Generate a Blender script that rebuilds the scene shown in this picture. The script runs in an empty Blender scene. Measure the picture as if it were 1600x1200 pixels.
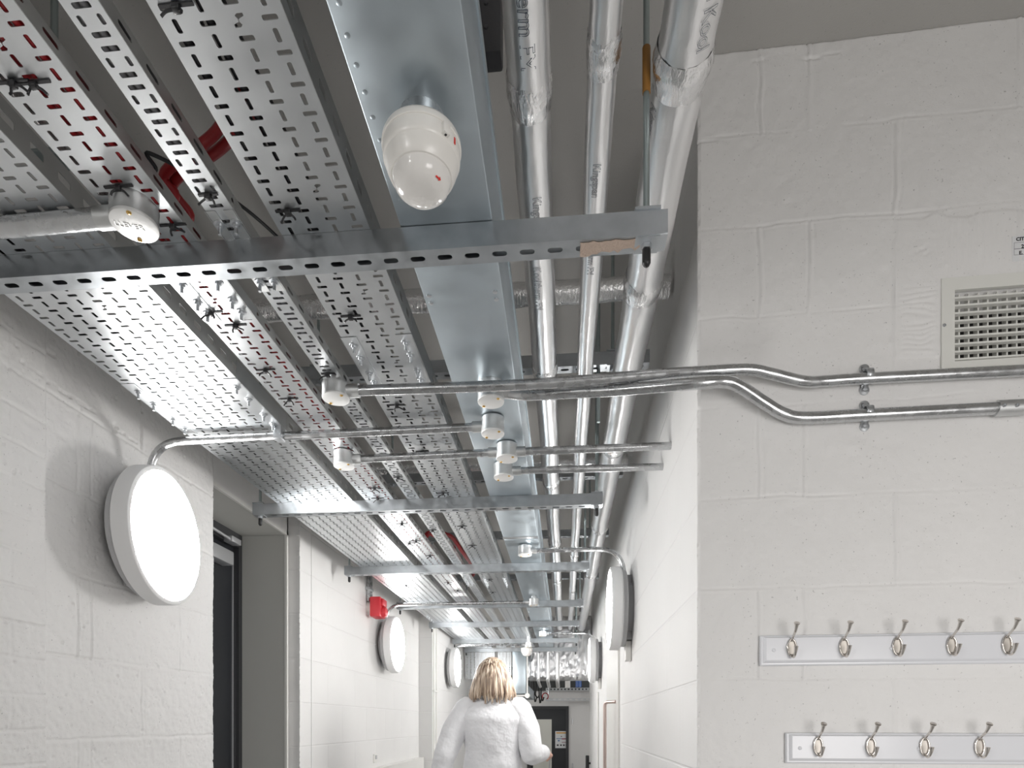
import bpy, bmesh, math, random
import numpy as np
from mathutils import Vector, Matrix
from mathutils.geometry import tessellate_polygon

random.seed(7)
rng = np.random.default_rng(7)
scn = bpy.context.scene
col = scn.collection
PI = math.pi

# ------------------------------------------------------------ camera, world, exposure
CAM_Z = 1.27
YAW = math.atan(82.0 / 960.0)
CS, SN = math.cos(YAW), math.sin(YAW)
cam_data = bpy.data.cameras.new('camera')
cam_data.sensor_width = 36.0
cam_data.lens = 21.6
cam_data.shift_y = 530.0 / 1600.0
cam_data.clip_start = 0.02
cam = bpy.data.objects.new('camera', cam_data)
cam.location = (0, 0, CAM_Z)
cam.rotation_euler = (PI / 2, 0, YAW)
col.objects.link(cam)
scn.camera = cam

world = bpy.data.worlds.new('world')
world.use_nodes = True
world.node_tree.nodes['Background'].inputs[0].default_value = (0.9, 0.95, 1, 1)
world.node_tree.nodes['Background'].inputs[1].default_value = 0.02
scn.world = world
scn.view_settings.view_transform = 'Standard'
scn.view_settings.look = 'None'
scn.view_settings.gamma = 1.0
scn.view_settings.exposure = 0.52
LAMP = 25.0          # emission strength of the round wall lights

def area_lamp(name, loc, rot, sx, sy, power, color=(1, 0.975, 0.955)):
    d = bpy.data.lights.new(name, 'AREA')
    d.shape = 'RECTANGLE'; d.size = sx; d.size_y = sy; d.energy = power; d.color = color
    o = bpy.data.objects.new(name, d); o.location = loc; o.rotation_euler = rot
    col.objects.link(o)
    return o
# added soft fill, stands in for the room light behind the camera
area_lamp('fill_light', (1.15, -0.6, 1.15), (math.radians(80), 0, math.radians(4)), 1.0, 1.0, 16)

# ------------------------------------------------------------ pixel -> place
def ray(px, py):
    a = (px - 800.0) / 960.0
    b = (1130.0 - py) / 960.0
    return Vector((a * CS - SN, a * SN + CS, b))
CAMP = Vector((0, 0, CAM_Z))
def at_x(px, py, X): d = ray(px, py); return CAMP + d * (X / d.x)
def at_y(px, py, Y): d = ray(px, py); return CAMP + d * (Y / d.y)
def at_z(px, py, Z): d = ray(px, py); return CAMP + d * ((Z - CAM_Z) / d.z)

# the wall that faces the camera on the right
CORNER = Vector((0.332, 1.574, 0))
WD = Vector((0.9995, -0.0321, 0)).normalized()
WN = Vector((-0.0321, -0.9995, 0)).normalized()
def on_front(px, py, off=0.0):
    d = ray(px, py)
    p0 = CORNER + WN * off
    k = (p0 - Vector((0, 0, 0))).dot(WN) / d.dot(WN)
    return CAMP + d * k
def front(t, z, off=0.0):
    p = CORNER + WD * t + WN * off
    return Vector((p.x, p.y, z))
def front_tz(px, py):
    p = on_front(px, py)
    return (p - CORNER).dot(WD), p.z

# ------------------------------------------------------------ materials
def new_mat(name):
    m = bpy.data.materials.new(name); m.use_nodes = True
    nt = m.node_tree
    return m, nt, nt.nodes['Principled BSDF']

def bump_noise(nt, bsdf, scale, strength, dist=0.002, detail=3, stretch=None, coord='Object'):
    tc = nt.nodes.new('ShaderNodeTexCoord')
    src = tc.outputs[coord]
    if stretch:
        mp = nt.nodes.new('ShaderNodeMapping'); mp.inputs['Scale'].default_value = stretch
        nt.links.new(src, mp.inputs[0]); src = mp.outputs[0]
    n = nt.nodes.new('ShaderNodeTexNoise')
    n.inputs['Scale'].default_value = scale; n.inputs['Detail'].default_value = detail
    nt.links.new(src, n.inputs['Vector'])
    b = nt.nodes.new('ShaderNodeBump')
    b.inputs['Strength'].default_value = strength; b.inputs['Distance'].default_value = dist
    nt.links.new(n.outputs[0], b.inputs['Height'])
    nt.links.new(b.outputs[0], bsdf.inputs['Normal'])
    return src, n, b

def plain(name, rgb, rough=0.5, metal=0.0, bump=None):
    m, nt, b = new_mat(name)
    b.inputs['Base Color'].default_value = (*rgb, 1)
    b.inputs['Roughness'].default_value = rough
    b.inputs['Metallic'].default_value = metal
    if bump: bump_noise(nt, b, *bump)
    return m

def galvanised(name, rgb, rough, spread=0.12, scale=25, tint=0.12, bump=0.12):
    """zinc coating: patchy grey, patchy gloss"""
    m, nt, b = new_mat(name)
    b.inputs['Metallic'].default_value = 1.0
    src, n, bp = bump_noise(nt, b, 90, bump, 0.0008, 3)
    v = nt.nodes.new('ShaderNodeTexNoise'); v.inputs['Scale'].default_value = scale; v.inputs['Detail'].default_value = 5
    nt.links.new(src, v.inputs['Vector'])
    mr = nt.nodes.new('ShaderNodeMapRange')
    mr.inputs[1].default_value = 0.3; mr.inputs[2].default_value = 0.7
    mr.inputs[3].default_value = rough - spread; mr.inputs[4].default_value = rough + spread
    nt.links.new(v.outputs[0], mr.inputs[0]); nt.links.new(mr.outputs[0], b.inputs['Roughness'])
    mx = nt.nodes.new('ShaderNodeMix'); mx.data_type = 'RGBA'
    mx.inputs[6].default_value = (*[c * (1 - tint) for c in rgb], 1)
    mx.inputs[7].default_value = (*[min(1, c * (1 + tint)) for c in rgb], 1)
    nt.links.new(v.outputs[0], mx.inputs[0]); nt.links.new(mx.outputs[2], b.inputs['Base Color'])
    return m

def painted_wall(name, rgb, axis=None, joint=0.0025, offset=0.025, pits=1.0):
    """painted blockwork; axis 'x' or 'y' adds block joints along that world axis"""
    m, nt, b = new_mat(name)
    b.inputs['Roughness'].default_value = 0.55
    L = nt.links.new
    geo = nt.nodes.new('ShaderNodeNewGeometry')
    n1 = nt.nodes.new('ShaderNodeTexNoise'); n1.inputs['Scale'].default_value = 260; n1.inputs['Detail'].default_value = 4
    L(geo.outputs['Position'], n1.inputs['Vector'])
    n2 = nt.nodes.new('ShaderNodeTexNoise'); n2.inputs['Scale'].default_value = 190; n2.inputs['Detail'].default_value = 2
    L(geo.outputs['Position'], n2.inputs['Vector'])
    r2 = nt.nodes.new('ShaderNodeMapRange'); r2.inputs[1].default_value = 0.24; r2.inputs[2].default_value = 0.31
    L(n2.outputs[0], r2.inputs[0])
    b1 = nt.nodes.new('ShaderNodeBump'); b1.inputs['Strength'].default_value = 0.22; b1.inputs['Distance'].default_value = 0.002
    L(n1.outputs[0], b1.inputs['Height'])
    b2 = nt.nodes.new('ShaderNodeBump'); b2.inputs['Strength'].default_value = 0.3 * pits; b2.inputs['Distance'].default_value = 0.002
    L(r2.outputs[0], b2.inputs['Height']); L(b1.outputs[0], b2.inputs['Normal'])
    last = b2
    if axis:
        sp = nt.nodes.new('ShaderNodeSeparateXYZ'); L(geo.outputs['Position'], sp.inputs[0])
        sub = nt.nodes.new('ShaderNodeMath'); sub.operation = 'SUBTRACT'; sub.inputs[1].default_value = offset
        L(sp.outputs['Z'], sub.inputs[0])
        cb = nt.nodes.new('ShaderNodeCombineXYZ')
        L(sp.outputs['X' if axis == 'x' else 'Y'], cb.inputs[0]); L(sub.outputs[0], cb.inputs[1])
        br = nt.nodes.new('ShaderNodeTexBrick')
        br.inputs['Scale'].default_value = 1.0
        br.inputs['Brick Width'].default_value = 0.45; br.inputs['Row Height'].default_value = 0.225
        br.inputs['Mortar Size'].default_value = 0.005; br.inputs['Mortar Smooth'].default_value = 0.6
        L(cb.outputs[0], br.inputs['Vector'])
        b3 = nt.nodes.new('ShaderNodeBump'); b3.invert = True
        b3.inputs['Strength'].default_value = 0.6; b3.inputs['Distance'].default_value = joint
        L(br.outputs['Fac'], b3.inputs['Height']); L(b2.outputs[0], b3.inputs['Normal'])
        last = b3
    L(last.outputs[0], b.inputs['Normal'])
    n3 = nt.nodes.new('ShaderNodeTexNoise'); n3.inputs['Scale'].default_value = 3.0; n3.inputs['Detail'].default_value = 6
    L(geo.outputs['Position'], n3.inputs['Vector'])
    mx = nt.nodes.new('ShaderNodeMix'); mx.data_type = 'RGBA'
    mx.inputs[6].default_value = (*[c * 0.95 for c in rgb], 1); mx.inputs[7].default_value = (*[min(1, c * 1.04) for c in rgb], 1)
    L(n3.outputs[0], mx.inputs[0])
    # darker flecks in the pits of the block
    mx2 = nt.nodes.new('ShaderNodeMix'); mx2.data_type = 'RGBA'
    mx2.inputs[6].default_value = (*[c * (1 - 0.38 * pits) for c in rgb], 1)
    L(r2.outputs[0], mx2.inputs[0]); L(mx.outputs[2], mx2.inputs[7])
    L(mx2.outputs[2], b.inputs['Base Color'])
    return m

def foil(name, rough=0.2, base=(0.86, 0.86, 0.87), scale=60, strength=0.35):
    m, nt, b = new_mat(name)
    b.inputs['Metallic'].default_value = 1.0
    b.inputs['Base Color'].default_value = (*base, 1)
    b.inputs['Roughness'].default_value = rough
    src, n, bp = bump_noise(nt, b, scale, strength, 0.004, 4, (1, 0.35, 1))
    w = nt.nodes.new('ShaderNodeTexNoise'); w.inputs['Scale'].default_value = 420; w.inputs['Detail'].default_value = 1
    nt.links.new(src, w.inputs['Vector'])
    b2 = nt.nodes.new('ShaderNodeBump'); b2.inputs['Strength'].default_value = 0.12; b2.inputs['Distance'].default_value = 0.001
    nt.links.new(w.outputs[0], b2.inputs['Height']); nt.links.new(bp.outputs[0], b2.inputs['Normal'])
    nt.links.new(b2.outputs[0], b.inputs['Normal'])
    return m

def emit(name, rgb, strength):
    m, nt, b = new_mat(name)
    b.inputs['Base Color'].default_value = (0.85, 0.85, 0.85, 1)
    b.inputs['Emission Color'].default_value = (*rgb, 1)
    b.inputs['Emission Strength'].default_value = strength
    return m

WALLC = (0.83, 0.822, 0.812)
M = dict(
    wall=painted_wall('white_painted_blockwork', WALLC, None),
    wall_smooth=painted_wall('white_painted_render', WALLC, None, pits=0.25),
    wall_y=painted_wall('white_painted_blocks_along_corridor', WALLC, 'y', pits=0.3),
    wall_x=painted_wall('white_painted_blocks_across', WALLC, 'x', pits=0.3),
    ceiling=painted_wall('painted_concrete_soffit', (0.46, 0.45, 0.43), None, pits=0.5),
    floor=plain('grey_vinyl_floor', (0.36, 0.36, 0.355), 0.35, 0, (80, 0.05)),
    greyboard=plain('grey_laminate_lining', (0.55, 0.55, 0.52), 0.6, 0, (300, 0.12)),
    trimw=plain('white_gloss_trim', (0.82, 0.81, 0.78), 0.35),
    tray=galvanised('galvanised_tray', (0.66, 0.68, 0.695), 0.33, 0.03, 14, 0.06, 0.05),
    rail=galvanised('galvanised_tray_side', (0.62, 0.63, 0.63), 0.42, 0.10, 20, 0.10),
    strut=galvanised('galvanised_channel', (0.46, 0.485, 0.505), 0.38, 0.08, 30, 0.22, 0.08),
    trunk=galvanised('galvanised_trunking', (0.50, 0.56, 0.60), 0.42, 0.06, 18, 0.10),
    conduit=galvanised('galvanised_conduit', (0.60, 0.61, 0.62), 0.27, 0.10, 40, 0.15),
    cast=galvanised('cast_conduit_box', (0.66, 0.67, 0.67), 0.45, 0.08, 60, 0.12),
    lid=plain('bright_box_lid', (0.80, 0.80, 0.79), 0.42, 0.55, (160, 0.1)),
    brass=plain('brass_screw', (0.72, 0.47, 0.16), 0.3, 1.0),
    bolt=plain('zinc_bolt', (0.60, 0.62, 0.64), 0.38, 1.0),
    rod=galvanised('threaded_rod', (0.42, 0.48, 0.48), 0.42, 0.1, 60, 0.15),
    black=plain('black_plastic', (0.012, 0.012, 0.013), 0.4),
    tie=plain('black_nylon_tie', (0.02, 0.02, 0.022), 0.35),
    redcable=plain('red_cable_sheath', (0.42, 0.025, 0.03), 0.4),
    blackcable=plain('black_cable_sheath', (0.018, 0.018, 0.02), 0.45),
    greycable=plain('grey_cable_sheath', (0.25, 0.25, 0.26), 0.45),
    foil=foil('foil_lagging', 0.30, (0.93, 0.93, 0.935), 45, 0.3),
    foiltape=foil('crumpled_foil_tape', 0.24, (0.92, 0.92, 0.925), 110, 0.8),
    foilduct=foil('foil_faced_duct_wrap', 0.3, (0.85, 0.85, 0.86), 30, 0.6),
    print=plain('blue_grey_ink', (0.03, 0.045, 0.075), 0.5),
    lampbody=plain('pale_grey_lamp_body', (0.86, 0.86, 0.86), 0.4),
    lampback=plain('grey_lamp_backplate', (0.50, 0.50, 0.51), 0.45),
    diffuser=emit('lit_opal_diffuser', (1, 0.985, 0.965), LAMP),
    sensor=plain('ivory_plastic', (0.83, 0.81, 0.77), 0.28),
    redink=plain('red_ink', (0.72, 0.04, 0.03), 0.5),
    redplastic=plain('red_plastic', (0.68, 0.045, 0.06), 0.35),
    darkdoor=plain('dark_grey_door_paint', (0.022, 0.024, 0.028), 0.35),
    darkframe=plain('dark_grey_frame_paint', (0.045, 0.046, 0.05), 0.4),
    silver=plain('satin_silver', (0.72, 0.73, 0.75), 0.35, 0.7),
    whiteboard=plain('cream_panel', (0.76, 0.76, 0.70), 0.4),
    gloss=plain('pale_grey_gloss_paint', (0.80, 0.81, 0.845), 0.22),
    chrome=plain('polished_nickel', (0.72, 0.68, 0.64), 0.09, 1.0),
    plate=plain('satin_nickel', (0.62, 0.58, 0.53), 0.5, 0.6),
    grille=plain('white_powder_coat', (0.78, 0.78, 0.74), 0.35),
    void=plain('painted_duct_shade', (0.02, 0.018, 0.018), 0.8),
    label=plain('label_paper', (0.78, 0.79, 0.80), 0.4),
    inkblack=plain('black_ink', (0.015, 0.012, 0.015), 0.6),
    inkgrey=plain('grey_ink', (0.22, 0.20, 0.23), 0.6),
    darkbracket=plain('dark_grey_bracket_paint', (0.085, 0.085, 0.092), 0.5, 0.2, (140, 0.4)),
    residue=plain('torn_paper_label', (0.50, 0.39, 0.32), 0.85, 0, (220, 0.9, 0.004)),
    rust=plain('orange_brown_tape', (0.36, 0.17, 0.035), 0.55),
    copper=plain('pale_copper_pipe', (0.62, 0.50, 0.46), 0.3, 0.5),
    skin=plain('skin', (0.66, 0.40, 0.31), 0.5),
    coat=plain('white_cotton_coat', (0.80, 0.80, 0.82), 0.75, 0, (11, 0.6, 0.03)),
    trouser=plain('dark_trousers', (0.03, 0.032, 0.045), 0.8),
    shoe=plain('black_leather', (0.02, 0.02, 0.02), 0.4),
    orange=plain('orange_ink', (0.75, 0.42, 0.12), 0.6),
    blueink=plain('blue_ink', (0.12, 0.22, 0.42), 0.6),
    maroon=plain('maroon_ink', (0.30, 0.05, 0.08), 0.6),
    duskgrey=plain('dark_grey_beam_paint', (0.075, 0.08, 0.08), 0.6),
    jug=plain('blue_plastic', (0.08, 0.16, 0.42), 0.4),
    sealant=plain('grey_sealant', (0.42, 0.42, 0.41), 0.6),
)

def hair_material():
    m, nt, b = new_mat('blonde_highlighted_hair')
    L = nt.links.new
    tc = nt.nodes.new('ShaderNodeTexCoord')
    mp = nt.nodes.new('ShaderNodeMapping'); mp.inputs['Scale'].default_value = (75, 75, 5)
    L(tc.outputs['Object'], mp.inputs[0])
    n = nt.nodes.new('ShaderNodeTexNoise'); n.inputs['Scale'].default_value = 1; n.inputs['Detail'].default_value = 3
    L(mp.outputs[0], n.inputs['Vector'])
    r = nt.nodes.new('ShaderNodeValToRGB')
    r.color_ramp.elements[0].position = 0.36; r.color_ramp.elements[0].color = (0.15, 0.095, 0.065, 1)
    r.color_ramp.elements[1].position = 0.64; r.color_ramp.elements[1].color = (0.74, 0.62, 0.50, 1)
    e = r.color_ramp.elements.new(0.5); e.color = (0.46, 0.345, 0.25, 1)
    L(n.outputs[0], r.inputs[0]); L(r.outputs[0], b.inputs['Base Color'])
    b.inputs['Roughness'].default_value = 0.42
    bp = nt.nodes.new('ShaderNodeBump'); bp.inputs['Strength'].default_value = 0.7; bp.inputs['Distance'].default_value = 0.006
    L(n.outputs[0], bp.inputs['Height']); L(bp.outputs[0], b.inputs['Normal'])
    return m
M['hair'] = hair_material()

# ------------------------------------------------------------ mesh builder
class MB:
    def __init__(self): self.v = []; self.f = []
    def add(self, vs, fs):
        k = len(self.v); self.v += [tuple(p) for p in vs]; self.f += [tuple(i + k for i in f) for f in fs]
        return self
    def box(self, lo, hi, bev=0.0):
        x0, y0, z0 = lo; x1, y1, z1 = hi
        if bev <= 0:
            vs = [(x0, y0, z0), (x1, y0, z0), (x1, y1, z0), (x0, y1, z0), (x0, y0, z1), (x1, y0, z1), (x1, y1, z1), (x0, y1, z1)]
            return self.add(vs, [(0, 3, 2, 1), (4, 5, 6, 7), (0, 1, 5, 4), (1, 2, 6, 5), (2, 3, 7, 6), (3, 0, 4, 7)])
        bm = bmesh.new(); bmesh.ops.create_cube(bm, size=1)
        for q in bm.verts:
            q.co = Vector((x0 + (q.co.x + .5) * (x1 - x0), y0 + (q.co.y + .5) * (y1 - y0), z0 + (q.co.z + .5) * (z1 - z0)))
        bmesh.ops.bevel(bm, geom=list(bm.edges), offset=bev, segments=2, affect='EDGES', profile=.5)
        bm.verts.index_update()
        self.add([q.co.copy() for q in bm.verts], [[q.index for q in f.verts] for f in bm.faces]); bm.free()
        return self
    def frame_box(self, o, ax, ay, az, lo, hi, bev=0.0):
        t = MB().box(lo, hi, bev)
        o, ax, ay, az = Vector(o), Vector(ax), Vector(ay), Vector(az)
        return self.add([o + ax * p[0] + ay * p[1] + az * p[2] for p in t.v], t.f)
    def tube(self, pts, r, seg=14, caps=True, radii=None, squash=None):
        pts = [Vector(p) for p in pts]; n = len(pts)
        tan = []
        for i in range(n):
            a = pts[min(i + 1, n - 1)] - pts[max(i - 1, 0)]
            tan.append(a.normalized())
        up = Vector((0, 0, 1)) if abs(tan[0].z) < 0.9 else Vector((0, 1, 0))
        u = tan[0].cross(up).normalized(); vs = []
        for i in range(n):
            u = (u - tan[i] * u.dot(tan[i])).normalized(); w = tan[i].cross(u)
            rr = radii[i] if radii else r
            for k in range(seg):
                a = 2 * PI * k / seg
                q = rr
                vs.append(pts[i] + (u * math.cos(a) + w * math.sin(a)) * q)
        fs = []
        for i in range(n - 1):
            for k in range(seg):
                a, b2 = i * seg + k, i * seg + (k + 1) % seg
                fs.append((a, b2, b2 + seg, a + seg))
        if caps:
            fs.append(tuple(range(seg))[::-1]); fs.append(tuple((n - 1) * seg + k for k in range(seg)))
        return self.add(vs, fs)
    def lathe(self, prof, o=(0, 0, 0), axis='z', seg=40, sgn=1):
        """prof: list of (radius, height) along axis"""
        vs = []; o = Vector(o)
        for r, h in prof:
            for k in range(seg):
                a = 2 * PI * k / seg; c, s = r * math.cos(a), r * math.sin(a)
                if axis == 'z': p = Vector((c, s, h * sgn))
                elif axis == 'x': p = Vector((h * sgn, c, s))
                else: p = Vector((c, h * sgn, s))
                vs.append(o + p)
        n = len(prof); fs = []
        for i in range(n - 1):
            for k in range(seg):
                a, b2 = i * seg + k, i * seg + (k + 1) % seg
                fs.append((a, b2, b2 + seg, a + seg))
        if prof[0][0] > 1e-6: fs.append(tuple(range(seg))[::-1])
        if prof[-1][0] > 1e-6: fs.append(tuple((n - 1) * seg + k for k in range(seg)))
        return self.add(vs, fs)
    def xform(self, fn): self.v = [tuple(fn(Vector(p))) for p in self.v]; return self

def mesh_object(name, verts, faces, mat, smooth=None, weld=False):
    me = bpy.data.meshes.new(name)
    me.from_pydata(verts, [], faces)
    if weld or True:
        bm = bmesh.new(); bm.from_mesh(me)
        if weld: bmesh.ops.remove_doubles(bm, verts=bm.verts, dist=1e-5)
        bmesh.ops.recalc_face_normals(bm, faces=bm.faces)
        bm.to_mesh(me); bm.free()
    me.materials.append(mat)
    if smooth:
        me.polygons.foreach_set('use_smooth', [True] * len(me.polygons))
        try: me.set_sharp_from_angle(angle=math.radians(smooth))
        except Exception: pass
    o = bpy.data.objects.new(name, me)
    col.objects.link(o)
    return o

def tag(o, label=None, cat=None, group=None, kind=None):
    if label: o['label'] = label
    if cat: o['category'] = cat
    if group: o['group'] = group
    if kind: o['kind'] = kind
    return o

def thing(name, loc, label, cat, group=None):
    o = bpy.data.objects.new(name, None); o.location = loc
    o.empty_display_size = 0.05
    col.objects.link(o)
    return tag(o, label, cat, group)

def part(name, mb, mat, root, smooth=None, local=False, weld=False, label=None):
    """mesh under root; mb in world coordinates unless local"""
    base = root
    while base.parent: base = base.parent
    off = Vector((0, 0, 0)) if local else base.location
    vs = [(p[0] - off.x, p[1] - off.y, p[2] - off.z) for p in mb.v]
    o = mesh_object(name, vs, mb.f, mat, smooth, weld)
    o.parent = root
    if label: o['label'] = label
    return o

def single(name, mb, mat, label, cat, group=None, smooth=None):
    """a thing that is one mesh, origin at its middle"""
    a = np.array(mb.v); c = (a.min(0) + a.max(0)) / 2; c[2] = a[:, 2].min()
    o = mesh_object(name, [(p[0] - c[0], p[1] - c[1], p[2] - c[2]) for p in mb.v], mb.f, mat, smooth)
    o.location = c
    return tag(o, label, cat, group)

def struct(name, mb, mat, smooth=None):
    return tag(mesh_object(name, mb.v, mb.f, mat, smooth), kind='structure')

def copy_tree(o, parent=None):
    c = o.copy(); col.objects.link(c)
    if parent: c.parent = parent
    for ch in list(o.children): copy_tree(ch, c)
    return c

def fillet(pts, rad, n=8):
    """round the corners of a polyline"""
    pts = [Vector(p) for p in pts]; out = [pts[0]]
    for i in range(1, len(pts) - 1):
        p, a, b = pts[i], pts[i - 1], pts[i + 1]
        d1, d2 = (a - p), (b - p)
        r = min(rad, d1.length * .49, d2.length * .49)
        p0, p1 = p + d1.normalized() * r, p + d2.normalized() * r
        for k in range(n + 1):
            t = k / n
            out.append(p0 * (1 - t) ** 2 + p * 2 * t * (1 - t) + p1 * t ** 2)
    out.append(pts[-1])
    return out

def spline(pts, n=8):
    """Catmull-Rom through pts"""
    P = [Vector(p) for p in pts]; P = [P[0] * 2 - P[1]] + P + [P[-1] * 2 - P[-2]]
    out = []
    for i in range(1, len(P) - 2):
        for k in range(n):
            t = k / n
            out.append(0.5 * ((2 * P[i]) + (P[i + 1] - P[i - 1]) * t + (2 * P[i - 1] - 5 * P[i] + 4 * P[i + 1] - P[i + 2]) * t * t
                              + (3 * P[i] - P[i - 1] - 3 * P[i + 1] + P[i + 2]) * t ** 3))
    out.append(P[-2])
    return out

def text_mesh(body, size, depth=0.0006, outline=False, shear=0.0, bold=0.0):
    cu = bpy.data.curves.new('lettering', 'FONT')
    cu.body = body; cu.size = size; cu.shear = shear; cu.offset = bold
    if outline:
        cu.fill_mode = 'NONE'; cu.bevel_depth = depth; cu.bevel_resolution = 0
    else:
        cu.extrude = depth
    cu.resolution_u = 4
    o = bpy.data.objects.new('lettering', cu); col.objects.link(o)
    dg = bpy.context.evaluated_depsgraph_get()
    me = bpy.data.meshes.new_from_object(o.evaluated_get(dg))
    vs = [v.co.copy() for v in me.vertices]; fs = [tuple(p.vertices) for p in me.polygons]
    bpy.data.objects.remove(o); bpy.data.curves.remove(cu); bpy.data.meshes.remove(me)
    return vs, fs

# ------------------------------------------------------------ the setting
CEIL = 2.94
LW = -1.335            # face of the left wall
LW2 = -1.396           # wall plane round the doorway
RW = 0.332             # face of the right corridor wall
HEAD = 2.224           # underside of the door lintel

def smooth_noise(nu, nv, cells_u, cells_v):
    g = rng.standard_normal((cells_v + 3, cells_u + 3))
    u = np.linspace(0, cells_u, nu); v = np.linspace(0, cells_v, nv)
    iu = u.astype(int); iv = v.astype(int); fu = u - iu; fv = v - iv
    fu = fu * fu * (3 - 2 * fu); fv = fv * fv * (3 - 2 * fv)
    a = g[iv][:, iu]; b = g[iv][:, iu + 1]; c = g[iv + 1][:, iu]; d = g[iv + 1][:, iu + 1]
    fu = fu[None, :]; fv = fv[:, None]
    return (a * (1 - fu) + b * fu) * (1 - fv) + (c * (1 - fu) + d * fu) * fv

def height_wall(name, u0, u1, v0, v1, step, place, relief, mat, back):
    nu = int((u1 - u0) / step) + 1; nv = int((v1 - v0) / step) + 1
    U = np.linspace(u0, u1, nu); V = np.linspace(v0, v1, nv)
    H = relief(U[None, :] + 0 * V[:, None], V[:, None] + 0 * U[None, :], nu, nv)
    P = place(U[None, :] + 0 * H, V[:, None] + 0 * H, H).reshape(-1, 3)
    idx = np.arange(nu * nv).reshape(nv, nu)
    q = np.stack([idx[:-1, :-1], idx[:-1, 1:], idx[1:, 1:], idx[1:, :-1]], -1).reshape(-1, 4)
    # closed rim and back
    rim = np.concatenate([idx[0, :], idx[1:, -1], idx[-1, -2::-1], idx[-2:0:-1, 0]])
    uu = np.concatenate([U, np.full(nv - 1, u1), U[-2::-1], np.full(nv - 2, u0)])
    vv = np.concatenate([np.full(nu, v0), V[1:], np.full(nu - 1, v1), V[-2:0:-1]])
    B = place(uu, vv, np.full(len(uu), -back)).reshape(-1, 3)
    nb = len(P)
    allv = np.concatenate([P, B])
    me = bpy.data.meshes.new(name)
    faces = q.tolist()
    n = len(rim)
    for i in range(n):
        j = (i + 1) % n
        faces.append([int(rim[j]), int(rim[i]), nb + i, nb + j])
    faces.append([nb + i for i in range(n)])
    me.from_pydata(allv.tolist(), [], faces)
    me.materials.append(mat)
    sm = np.zeros(len(me.polygons), bool); sm[:len(q)] = True
    me.polygons.foreach_set('use_smooth', sm)
    o = bpy.data.objects.new(name, me); col.objects.link(o)
    bm = bmesh.new(); bm.from_mesh(me); bmesh.ops.recalc_face_normals(bm, faces=bm.faces); bm.to_mesh(me); bm.free()
    return tag(o, kind='structure')

def groove(d, w): return np.exp(-(d / w) ** 2)
def step_in(x, a, w): return 1 / (1 + np.exp(-(x - a) / w))

# wall on the right that faces the camera
J_A = [front_tz(1190, 200)[0], front_tz(1266, 200)[0], front_tz(1500, 200)[0] + .13]
J_A2 = [front_tz(1187, 700)[0], front_tz(1258, 700)[0], front_tz(1600, 700)[0]]
J_B = [front_tz(1400, 850)[0], front_tz(1400, 850)[0] + .45]
VENT_T0 = front_tz(1468, 500)[0]
def relief_front(U, V, nu, nv):
    wob = 0.0022 * smooth_noise(nu, nv, 14, 26)
    H = 0.0009 * smooth_noise(nu, nv, 6, 16) + 0.00045 * smooth_noise(nu, nv, 40, 80) + 0.00025 * smooth_noise(nu, nv, 110, 200)
    row = np.floor((V - 0.025) / 0.225).astype(int)
    zf = (V - 0.025) - row * 0.225
    amp = np.clip(0.65 + 0.5 * smooth_noise(nu, nv, 10, 14), 0.05, 1.4)
    for d in (zf, zf - 0.225):
        H -= 0.0022 * amp * groove(d + wob - 0.005, 0.0026)
        H -= 0.0007 * amp * groove(d + wob + 0.005, 0.0028)
        H += 0.0006 * amp * groove(d + wob, 0.0075)
    for r in np.unique(row):
        m = row == r
        js = (J_A if r >= 9 else J_A2) if r % 2 == 0 else J_B
        for j in js:
            w = U + wob * 1.3 - j
            g = 0.0022 * amp * (groove(w + 0.007, 0.0026) + 0.7 * groove(w - 0.007, 0.0026)) - 0.0014 * groove(w, 0.006)
            H -= np.where(m, g, 0)
    # cement patch round the grille with comb marks
    tl, _ = front_tz(1397, 450); zt = front_tz(1397, 345)[1]; zb = front_tz(1397, 560)[1]
    edge = 0.004 * smooth_noise(nu, nv, 30, 60)
    inside = step_in(U + edge, tl, 0.0012) * step_in(V + edge, zb, 0.0012) * (1 - step_in(V + edge, zt, 0.0012))
    H += 0.0022 * inside
    zc = front_tz(1450, 448)[1]
    comb = 0.0008 * (np.sin(V * 2 * PI / 0.0135 + 2 * edge / 0.004)) * inside * (1 - step_in(V, zc, 0.004)) * (1 - step_in(U, VENT_T0 - 0.012, 0.004)) * step_in(U, tl + 0.018, 0.004)
    comb2 = 0.0005 * np.sin(U * 2 * PI / 0.015) * inside * step_in(V, zc + 0.03, 0.006) * step_in(U, tl + 0.10, 0.01)
    H += comb + comb2
    t3, z3 = front_tz(1435, 392)
    H -= 0.002 * np.exp(-((U - t3) / 0.022) ** 2 - ((V - z3) / 0.02) ** 2) * np.clip(smooth_noise(nu, nv, 160, 300), 0, 2)
    # open cracks
    for (px, py, lw, lh) in ((1268, 90, .020, .0022), (1185, 95, .016, .0016), (1300, 82, .02, .0012), (1100, 222, .035, .0010), (1186, 170, .0012, .045), (1395, 460, .0016, .03)):
        t3, z3 = front_tz(px, py)
        H -= 0.007 * np.exp(-(((U - t3) / lw) ** 2) ** 2 - ((V + wob * .5 - z3) / lh) ** 2)
    a0, za = front_tz(1489.5, 456); zb2 = front_tz(1489.5, 567)[1]
    H = np.where((U > a0 - .003) & (U < a0 + .363) & (V > zb2 - .003) & (V < za + .003), -.112, H)
    H += np.where(U < 0.004, -0.0015 * np.clip(1.5 + smooth_noise(nu, nv, 80, 160), 0, 3), 0)
    return H
def place_front(U, V, H):
    c = np.array(CORNER); d = np.array(WD); n = np.array(WN)
    P = c + U[..., None] * d + H[..., None] * n
    P[..., 2] = V
    return P
height_wall('wall_front', 0.0, 0.98, 1.0, CEIL, 0.0034, place_front, relief_front, M['wall'], 0.14)
w = MB()
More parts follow.
